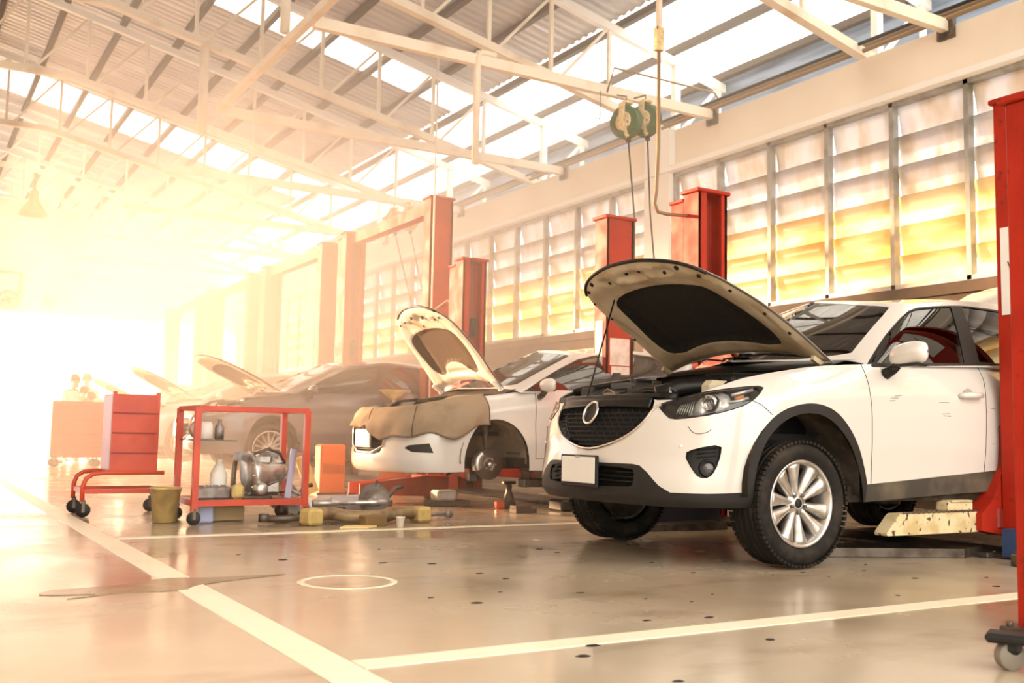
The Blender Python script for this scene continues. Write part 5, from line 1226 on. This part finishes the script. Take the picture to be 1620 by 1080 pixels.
for z in (.175, .62):
    m = MB(); w = .84 if z < .5 else .30; m.box((1.92+w/2-.02, 7.96, z), (w, .54, .008)); m.build('shelf', STEEL, r)
# gearbox on the lower shelf
r = empty('gearbox', (2.45, 7.9, .18), 'bright aluminium gearbox standing on the lower shelf of the rack', 'gearbox')
m = MB(); m.lathe([(0, 0), (.16, .0), (.17, .03), (.15, .06), (.12, .16), (.10, .26), (.06, .30), (0, .30)], (2.34, 7.86, .36), (1, .1, .1), 24); g = m.build('bell_housing', ALU, r)
for k in range(10):
    a = 2*pi*k/10; m = MB(); m.tube([(2.335, 7.86+.155*cos(a), .36+.155*sin(a)), (2.60, 7.88+.09*cos(a), .37+.09*sin(a))], .008, 5); m.build('casting_rib', ALU, g)
m = MB(); m.box((2.52, 7.9, .30), (.16, .2, .2), bev=.03); m.box((2.44, 7.80, .48), (.12, .10, .08), bev=.02); m.lathe([(0, 0), (.05, 0), (.05, .08), (.03, .1), (0, .1)], (2.40, 7.76, .26), (0, -1, 0), 16); m.build('gear_case', ALU, r)
m = MB(); m.tube([(2.36, 7.78, .52), (2.46, 7.76, .56), (2.56, 7.78, .53), (2.62, 7.82, .45)], .012, 6); m.box((2.4, 7.9, .19), (.2, .2, .02)); m.build('breather_pipe', STEEL, r)
def part(nm, lab, mt, f, cat=None, org=None, grp=None):
    m = MB(); f(m); return tag(m.build(nm, mt, org=org), lab, cat or nm.replace('_', ' '), grp)
BRASS = mat('yellow_cast', (.62, .46, .16), .5, vcol=(.4, .28, .1), vscale=8); GREYP = mat('grey_cast', (.34, .30, .28), .45, .5, vcol=(.18, .14, .11), vscale=10)
part('cylinder_head', 'pale cylinder head lying on the lower rack shelf, left end', GREYP, lambda m: (m.box((2.08, 7.9, .225), (.26, .16, .09), bev=.01), [m.disc((2.0+.055*k, 7.9, .275), (0, 0, 1), .02, .012, 12) for k in range(4)]), org=(2.08, 7.9, .18))
part('yellow_bracket', 'yellow cast bracket between the gearbox and the cylinder head', BRASS, lambda m: m.box((2.24, 7.76, .235), (.09, .08, .11), bev=.02), 'bracket', (2.24, 7.76, .18))
part('steel_strip', 'upright flat steel strip leaning at the right end of the rack shelf', mat('strip_lilac', (.42, .40, .50), .3, .7), lambda m: m.beam((2.64, 7.80, .182), (2.69, 7.82, .56), .05, .02, up=(0, 1, 0)), 'strip', (2.64, 7.8, .18))
part('white_filter', 'white filter canister on the upper shelf of the red rack', PAPER, lambda m: m.lathe([(0, .626), (.05, .626), (.055, .64), (.055, .74), (.04, .76), (0, .76)], (2.0, 7.85, 0), (0, 0, 1), 20), 'filter', (2.0, 7.85, .626))
part('oil_bottle', 'small grey bottle on the upper shelf of the red rack', GREYP, lambda m: m.lathe([(0, .626), (.035, .626), (.035, .72), (.015, .75), (.015, .78), (0, .78)], (2.12, 7.9, 0), (0, 0, 1), 16), 'bottle', (2.12, 7.9, .626))
part('alternator', 'round alternator on the rack shelf above the yellow pail', ALU, lambda m: (m.lathe([(0, -.06), (.06, -.06), (.07, -.03), (.07, .03), (.06, .06), (.03, .065), (.03, .09), (0, .09)], (2.0, 8.07, .70), (0, -1, 0), 20),), org=(2, 8, .626))
part('white_jug', 'large white plastic jug on the lower rack shelf left of the gearbox', PAPER, lambda m: m.lathe([(0, .182), (.06, .182), (.065, .20), (.065, .36), (.03, .43), (.02, .44), (.02, .47), (0, .47)], (2.16, 8.02, 0), (0, 0, 1), 20), 'jug', (2.16, 8.02, .18))
r = empty('intake_manifold', (2.42, 8.10, .18), 'pale intake manifold with curved runners standing behind the gearbox', 'manifold')
m = MB(); m.tube([(2.28, 8.13, .22), (2.62, 8.13, .22)], .035, 12); m.build('plenum', ALU, r)
for k in range(4):
    m = MB(); x = 2.31+.085*k; m.tube([(x, 8.13, .22), (x, 8.14, .34), (x, 8.10, .46), (x, 8.02, .52), (x, 7.98, .50)], .022, 8); m.build('runner', ALU, r)
m = MB(); m.box((2.44, 7.975, .50), (.34, .02, .07)); m.build('flange', GREYP, r)
part('coil_spring', 'rusty coil spring lying on the floor behind the cross member', STEEL, lambda m: m.tube([(2.95+.012*k/4, 7.78+.045*cos(k*pi/5), .055+.045*sin(k*pi/5)) for k in range(60)], .007, 5), 'spring', (3.0, 7.78, .01))
part('tan_carton', 'low tan carton on the floor under the rack', mat('carton_tan', (.52, .36, .18), .8), lambda m: m.box((2.22, 8.02, .06), (.26, .16, .11), rz=.08, bev=.006), 'carton', (2.22, 8.02, 0))
part('cast_bracket', 'small pale cast bracket between the sump and the silencer box', ALU, lambda m: (m.box((3.02, 8.12, .03), (.10, .07, .05), rz=.4, bev=.01), m.disc((3.02, 8.12, .07), (0, 0, 1), .022, .03, 12)), 'bracket', (3.02, 8.12, 0))
part('bent_tube', 'bent brown tube at the right end of the parts pile', PIPEBR, lambda m: m.tube([(3.52, 7.78, .02), (3.60, 7.75, .06), (3.70, 7.78, .10), (3.78, 7.84, .06), (3.86, 7.84, .02)], .014, 8), 'tube', (3.6, 7.8, 0))
r = empty('pail', (1.84, 7.90, 0), 'yellow plastic pail on the floor left of the rack', 'pail')
m = MB(); m.lathe([(0, .004), (.085, .004), (.11, .25), (.118, .25), (.118, .262), (.105, .262), (.082, .012), (0, .012)], (1.76, 7.98, 0), (0, 0, 1), 24); m.build('body', BRASS, r)
m = MB(); m.tube([(1.76+.118*cos(t), 7.98+.02, .25-.09*sin(t)) for t in [pi*k/10 for k in range(11)]], .004, 5); m.build('handle', STEEL, r)
r = empty('jerry_can', (1.99, 7.55, 0), 'pale blue and white can on the floor under the rack', 'can')
m = MB(); m.box((2.02, 7.84, .07), (.12, .10, .134), bev=.015); m.build('body', mat('can_blue', (.42, .46, .66), .4), r)
m = MB(); m.disc((1.99, 7.84, .145), (0, 0, 1), .018, .02, 12); m.build('cap', PAPER, r)
# loose running gear on the floor
r = empty('cross_member', (3.15, 7.42, 0), 'tan pressed-steel cross member with yellow ends, front of the parts pile', 'cross member')
pts = [(2.66, .05), (2.74, .075), (2.86, .085), (3.0, .06), (3.15, .055), (3.3, .065), (3.42, .085), (3.58, .07), (3.66, .05)]
m = MB(); m.grid(lambda u, v: (lerp(2.66, 3.66, u), 7.42+.07*cos(2*pi*v)+.05*sin(u*7), max(.004, interp([p[0] for p in pts], [p[1] for p in pts], lerp(2.66, 3.66, u))+.05*sin(2*pi*v))), [i/30 for i in range(31)], [j/14 for j in range(15)]); m.build('beam_body', mat('rusty_tan', (.36, .25, .13), .55, .3, vcol=(.16, .10, .05), vscale=9), r)
for x in (2.70, 3.60):
    m = MB(); m.box((x, 7.40, .065), (.13, .16, .12), rz=.2, bev=.02); m.build('end_bracket', BRASS, r)
def knuckle(x, y, z, lab):
    r = empty('wheel_hub', (x, y, 0), lab, 'wheel hub')
    m = MB(); m.lathe([(0, -.05), (.05, -.05), (.06, .0), (.12, .01), (.125, .03), (.05, .035), (.03, .07), (0, .07)], (x, y, z), (-.5, -.8, .3), 28); m.build('disc', GREYP, r)
    m = MB(); m.tube([(x+.05, y, z), (x+.13, y+.02, z+.02), (x+.19, y+.02, z+.09), (x+.25, y+.02, z+.10)], .018, 8); m.tube([(x, y, z-.08), (x+.04, y+.03, .02)], .03, 8); m.tube([(x, y, z+.05), (x+.02, y+.01, z+.15)], .012, 6); m.build('steering_arm', STEEL, r)
knuckle(3.30, 7.62, .17, 'dark wheel hub with a curved arm on top of the parts pile')
knuckle(2.80, 8.35, .15, 'dark wheel hub near the back of the parts pile')
part('drive_shaft', 'long pale drive shaft lying across the parts pile', ALU, lambda m: m.tube([(2.78, 7.60, .15), (2.95, 7.59, .15), (2.97, 7.59, .15), (3.22, 7.57, .15), (3.24, 7.57, .15), (3.42, 7.56, .15)], [.03, .03, .02, .02, .034, .034], 12), org=(2.8, 7.6, .15))
part('stabiliser_bar', 'thin curved stabiliser bar arching at the left of the parts pile', ALU, lambda m: m.tube([(2.62, 7.9, .22), (2.68, 7.85, .24), (2.76, 7.75, .20), (2.80, 7.68, .08), (2.86, 7.62, .05), (3.0, 7.6, .07)], .014, 8), org=(2.7, 7.8, .2))
part('steering_rack', 'long rod with a ball joint sticking out to the right of the pile', GREYP, lambda m: (m.tube([(3.2, 7.40, .045), (3.72, 7.50, .05), (3.90, 7.54, .05)], [.028, .018, .014], 8), m.lathe([(0, -.03), (.03, -.03), (.035, 0), (.03, .03), (0, .03)], (3.93, 7.55, .05), (0, 1, .2), 14)), org=(3.6, 7.4, .04))
part('silencer_box', 'flat lilac-grey exhaust box behind the drive shaft', mat('box_lilac', (.46, .42, .44), .35, .5), lambda m: m.box((3.18, 7.98, .11), (.42, .30, .14), rz=.1, bev=.04), org=(3.2, 8, .04))
part('control_arm', 'rusty control arm flat on the floor at the left of the pile', STEEL, lambda m: (m.tube([(2.44, 7.66, .035), (2.62, 7.62, .04), (2.76, 7.64, .04)], .026, 8), m.tube([(2.62, 7.62, .04), (2.68, 7.78, .04)], .022, 8), m.lathe([(.015, -.03), (.04, -.03), (.04, .03), (.015, .03)], (2.42, 7.67, .042), (0, 0, 1), 16, closed=True)), org=(2.6, 7.6, 0))
part('control_arm', 'second control arm, behind the drive shaft and nearer the saloon', STEEL, lambda m: (m.tube([(3.0, 8.3, .04), (3.3, 8.35, .05), (3.5, 8.3, .06)], .03, 8), m.lathe([(.015, -.035), (.045, -.035), (.045, .035), (.015, .035)], (3.52, 8.3, .06), (0, 1, 0), 16, closed=True)), org=(3.2, 8.3, 0))
part('oil_sump', 'white and brown cast sump on the floor behind the stabiliser bar', PAPER, lambda m: (m.box((2.86, 7.95, .08), (.26, .2, .12), rz=.3, bev=.03), m.disc((2.86, 7.95, .155), (0, 0, 1), .05, .03, 16)), org=(2.9, 7.95, .02))
part('wooden_block', 'brown wooden block in front of the cross member', mat('block_brown', (.20, .12, .04), .7), lambda m: m.box((3.12, 7.22, .04), (.18, .12, .08), rz=.1, bev=.006), org=(3.12, 7.2, 0))
part('wooden_block', 'dark flat wooden block alone on the floor before the bare brake disc', mat('block_dark', (.06, .035, .02), .7), lambda m: (m.box((4.93, 8.0, .02), (.22, .12, .04), bev=.004), m.box((4.90, 8.0, .055), (.16, .11, .03), bev=.004)), org=(4.93, 8.0, 0))
part('paper_cup', 'white paper cup standing on the floor by the bay line', PAPER, lambda m: m.lathe([(0, .002), (.022, .002), (.033, .08), (.036, .08), (.036, .084), (.031, .084), (.020, .006), (0, .006)], (3.24, 6.99, 0), (0, 0, 1), 24), 'cup', (3.24, 6.99, 0))
part('yellow_rag', 'flat yellow rag on the floor next to the painted line', mat('rag_yellow', (.85, .68, .30), .8), lambda m: m.prism([(2.80, 7.08), (3.0, 7.03), (3.10, 7.10), (3.04, 7.18), (2.88, 7.17)], lambda a, b: (a, b, .002), lambda a, b: (a, b, .014)), 'rag', (2.9, 7.1, 0))
r = empty('trolley_jack', (4.5, 9.75, 0), 'bright red trolley jack with two side beams under the saloon nose', 'jack')
for y in (9.62, 9.90):
    m = MB(); m.prism([(4.0, .08), (4.9, .05), (4.95, .22), (4.75, .27), (4.0, .19)], lambda a, b: (a, y-.012, b), lambda a, b: (a, y+.012, b)); m.build('side_beam', REDBR, r)
m = MB(); m.box((4.85, 9.76, .17), (.34, .26, .20), bev=.02); m.build('pump_body', REDBR, r)
m = MB(); m.tube([(4.1, 9.76, .16), (4.5, 9.76, .22), (4.72, 9.76, .22)], .02, 8); m.build('lift_arm', ALU, r)
for x in (4.05, 4.92):
    for y in (9.58, 9.94):
        m = MB(); m.disc((x, y, .05), (0, 1, 0), .05, .03, 16); m.build('wheel', BLACK, r)
m = MB(); m.tube([(4.95, 9.76, .22), (5.2, 9.76, .34)], .015, 6); m.build('handle_socket', STEEL, r)
r = empty('spares_box', (4.75, 9.15, 0), 'white box with a rag on the floor before the red jack', 'box')
m = MB(); m.box((4.68, 9.10, .10), (.22, .18, .10), bev=.02); m.build('box_body', PAPER, r); m = MB(); m.box((4.72, 9.1, .025), (.40, .24, .05), bev=.006); m.build('base_board', DADO, r)
part('foam_block', 'ribbed yellow foam block on a dark tray beside the crossover nose', mat('foam_yellow', (.80, .62, .26), .8, bump=.5, bscale=50), lambda m: [m.box((5.62+.022*k, 8.1, .155+.006*(k % 2)), (.018, .12, .09), bev=.005) for k in range(7)], 'foam block', (5.7, 8.1, .11))
part('parts_tray', 'dark tray on the floor carrying the yellow foam block', BLACK, lambda m: m.box((5.60, 8.1, .055), (.52, .24, .11), bev=.02), 'tray', (5.6, 8.1, 0))
part('clamp_pieces', 'small red clamp on the floor below the bare brake disc', REDBR, lambda m: m.box((4.98, 8.52, .035), (.09, .06, .07), bev=.01), 'clamp', (4.98, 8.5, 0))
r = empty('axle_stand', (5.2, 8.75, 0), 'short dark axle stand behind the bare brake disc', 'stand')
m = MB(); m.lathe([(.07, .0), (.08, .0), (.03, .15), (.03, .22), (0, .22)], (5.22, 8.75, 0), (0, 0, 1), 16); m.build('base', STEEL, r); m = MB(); m.box((5.22, 8.75, .235), (.14, .05, .03), bev=.005); m.build('saddle', STEEL, r)
r = empty('tool_cabinet', (2.75, 19.5, 0), 'orange-red tool cabinet on castors with people standing behind it', 'cabinet')
m = MB(); m.box((2.72, 19.6, .66), (.86, .5, .98), bev=.02); m.build('body', REDBR, r)
for k in range(4): m = MB(); m.box((2.72, 19.345, .34+.24*k), (.78, .012, .012)); m.build('drawer_line', MATS['line_dark_red'], r)
for x in (2.38, 3.06):
    for y in (19.42, 19.8): castor(r, x, y, .07, .18)
r = empty('yellow_machine', (4.4, 11.2, 0), 'yellow steel bracket and red stand between the dark car and the saloon', 'stand')
m = MB(); m.beam((4.02, 11.0, .02), (3.86, 11.0, .42), .14, .03, up=(0, 1, 0)); m.build('leaning_plate', BRASS, r)
m = MB(); m.box((4.25, 11.1, .28), (.30, .2, .56), bev=.02); m.build('stand_body', ORANGE, r)
m = MB(); m.box((4.25, 11.1, .01), (.40, .3, .02)); m.build('base', STEEL, r)
r = empty('oil_drainer', (5.0, 11.6, 0), 'orange and yellow oil drainer standing before the tall lift post', 'drainer')
m = MB(); m.lathe([(0, .05), (.16, .05), (.17, .08), (.17, .78), (.14, .84), (0, .84)], (5.45, 12.05, 0), (0, 0, 1), 24); m.build('tank', ORANGE, r)
m = MB(); m.tube([(5.45, 12.05, .84), (5.45, 12.05, 1.15)], .025, 8); m.lathe([(.03, 1.15), (.20, 1.25), (.21, 1.25), (.04, 1.13)], (5.45, 12.05, 0), (0, 0, 1), 24); m.build('funnel', BRASS, r)
m = MB(); m.box((5.45, 12.05, .025), (.3, .3, .05), bev=.01); m.build('base', BLACK, r)
# people gathered behind the tool cabinet
SKIN = mat('skin', (.50, .28, .17), .55); HAIR = mat('hair_black', (.02, .015, .012), .6); SHIRT = mat('shirt_white', (.84, .82, .80), .8); TROUS = mat('trousers_dark', (.06, .06, .08), .8)
def skinned(name, V, E, R_, material, parent, sub=1):
    org = ORG[parent.name]; me = bpy.data.meshes.new(name); me.from_pydata([Vector(v)-org for v in V], E, []); me.materials.append(material)
    o = bpy.data.objects.new(name, me); C.objects.link(o); o.parent = parent; ORG[o.name] = org
    s = o.modifiers.new('skin', 'SKIN'); s.use_smooth_shade = True
    for i, r_ in enumerate(R_): me.skin_vertices[0].data[i].radius = (r_, r_)
    me.skin_vertices[0].data[0].use_root = True
    b = o.modifiers.new('sub', 'SUBSURF'); b.levels = sub; b.render_levels = sub
    return o
def person(x, y, face, lean, hgt, lab, shirt=SHIRT, armf=.5, cap=False):
    r = empty('person', (x, y, 0), lab, 'person', 'people behind the tool cabinet'); k = hgt/1.72; ca, sa = cos(face), sin(face)
    def T(a, b, c):   # a forward, b left, c up; lean bends the trunk at the hip
        a0, c0 = a, c
        if c > .92: d = c-.92; a0 = a*cos(lean)+d*sin(lean); c0 = .92+d*cos(lean)-a*sin(lean)
        return (x+(a0*ca-b*sa)*k, y+(a0*sa+b*ca)*k, c0*k)
    V = [T(0, 0, .95), T(0, 0, 1.12), T(-.01, 0, 1.32), T(-.01, 0, 1.44), T(0, 0, 1.50), T(.02, 0, 1.60), T(.02, 0, 1.69)]
    E = [(0, 1), (1, 2), (2, 3), (3, 4), (4, 5), (5, 6)]; Rr = [.13, .12, .14, .075, .052, .088, .070]
    def ch(pts, rs_, at):
        p = at
        for q, r_ in zip(pts, rs_): V.append(T(*q)); Rr.append(r_); E.append((p, len(V)-1)); p = len(V)-1
        return p
    V.append(T(.11, 0, 1.595)); Rr.append(.016); E.append((5, len(V)-1))   # nose
    for s in (-1, 1):
        w = ch([(-.01, s*.17, 1.40), (.05*armf, s*.21, 1.14), (.05+.32*armf, s*.17, 1.14-.20*(1-armf)), (.09+.36*armf, s*.17, 1.14-.24*(1-armf))], [.055, .040, .028, .034], 2)
        for f in range(4):
            b0 = s*.17+(f-1.5)*.020; z0 = 1.14-.24*(1-armf); ch([(.15+.37*armf, b0, z0-.02), (.18+.37*armf, b0*1.0, z0-.05+.004*f)], [.009, .007], w)
        ch([(.11+.36*armf, s*.125, 1.13-.24*(1-armf)), (.14+.36*armf, s*.11, 1.12-.25*(1-armf))], [.011, .009], w)
        ch([(.0, s*.09, .88), (.02, s*.10, .50), (-.01, s*.10, .12), (.0, s*.10, .06), (.15, s*.11, .04)], [.09, .06, .042, .04, .035], 0)
    skinned('body', V, E, Rr, SKIN, r)
    Vs = [T(0, 0, .98), T(0, 0, 1.12), T(-.01, 0, 1.32), T(-.01, 0, 1.43)]; Es = [(0, 1), (1, 2), (2, 3)]; Rs = [.155, .14, .16, .08]
    for s in (-1, 1):
        n = len(Vs); Vs += [T(-.01, s*.17, 1.40), T(.05*armf, s*.21, 1.16)]; Rs += [.075, .062]; Es += [(2, n), (n, n+1)]
    skinned('shirt', Vs, Es, Rs, shirt, r)
    Vt = [T(0, 0, .97)]; Et = []; Rt = [.145]
    for s in (-1, 1):
        n = len(Vt); Vt += [T(0, s*.09, .86), T(.02, s*.10, .50), T(-.01, s*.10, .12)]; Rt += [.105, .078, .065]; Et += [(0, n), (n, n+1), (n+1, n+2)]
    skinned('trousers', Vt, Et, Rt, TROUS, r)
    h = Vector(T(.0, 0, 1.655)); m = MB(); m.lathe([(0, .115*k), (.05*k, .108*k), (.088*k, .07*k), (.100*k, .015*k), (.098*k, -.03*k), (.08*k, -.035*k)], h, (-.25*ca, -.25*sa, 1), 16); m.build('hair', HAIR, r)
    for s in (-1, 1):
        q = Vector(T(.105, s*.032, 1.62)); m = MB(); m.lathe([(0, -.012), (.008, -.009), (.012, 0), (.008, .009), (0, .012)], q, (0, 0, 1), 10); m.build('eye', HAIR, r)
        q = Vector(T(.01, s*.092, 1.60)); m = MB(); m.box(q, (.03, .02, .055), rz=face, bev=.008); m.build('ear', SKIN, r)
    q = Vector(T(.108, 0, 1.555)); m = MB(); m.box(q, (.012, .045, .010), rz=face, bev=.004); m.build('mouth', mat('lips', (.40, .14, .10), .5), r)
    return r
person(2.98, 22.2, -1.2, .10, 1.72, 'person in a white shirt standing behind the cabinet, left of the two upright ones', armf=.5)
person(3.35, 22.9, -1.9, .08, 1.78, 'taller person in a white shirt standing behind the cabinet', armf=.6)
person(3.55, 21.2, 2.6, .85, 1.70, 'person in a white shirt bending forward at the right of the cabinet', armf=.9)
person(2.58, 21.0, -.2, .95, 1.62, 'dark-haired person stooping at the left of the cabinet', armf=.9)
# ---------------------------------------------------------------- scattering volumes added to imitate lens glare towards the far end
def glare_veil(name, y0, y1, dens, x0, x1, lab, top=9):
    m = bpy.data.materials.new('glare_veil'); m.use_nodes = True; nt = m.node_tree; nt.nodes.clear(); o = nt.nodes.new('ShaderNodeOutputMaterial')
    v = nt.nodes.new('ShaderNodeVolumeScatter'); v.inputs['Color'].default_value = (1.0, .92, .84, 1); v.inputs['Density'].default_value = dens; v.inputs['Anisotropy'].default_value = .5
    nt.links.new(v.outputs[0], o.inputs['Volume'])
    prof = [(x0, .03), (x1, .03), (x1, min(top, roofz(x1)-.4)), (x0, min(top+.01, roofz(x0)-.4))]
    bm = bmesh.new(); A = [bm.verts.new((a, y0, c)) for a, c in prof]; B = [bm.verts.new((a, y1, c)) for a, c in prof]; n = len(prof)
    bm.faces.new(A); bm.faces.new(B[::-1])
    for i in range(n): bm.faces.new((A[i], B[i], B[(i+1) % n], A[(i+1) % n]))
    bmesh.ops.recalc_face_normals(bm, faces=bm.faces); me = bpy.data.meshes.new(name); bm.to_mesh(me); bm.free(); me.materials.append(m)
    h = bpy.data.objects.new(name, me); C.objects.link(h); tag(h, lab, 'glare_veil', kind='stuff')
glare_veil('glare_veil', 6.4, 35.9, .030, 1.25, 9.35, 'warm veil added to imitate lens glare in the far half of the hall')
glare_veil('glare_veil', 11.0, 35.8, .060, 3.0, 9.3, 'thicker low veil added to imitate lens glare towards the open far end', 5.6)
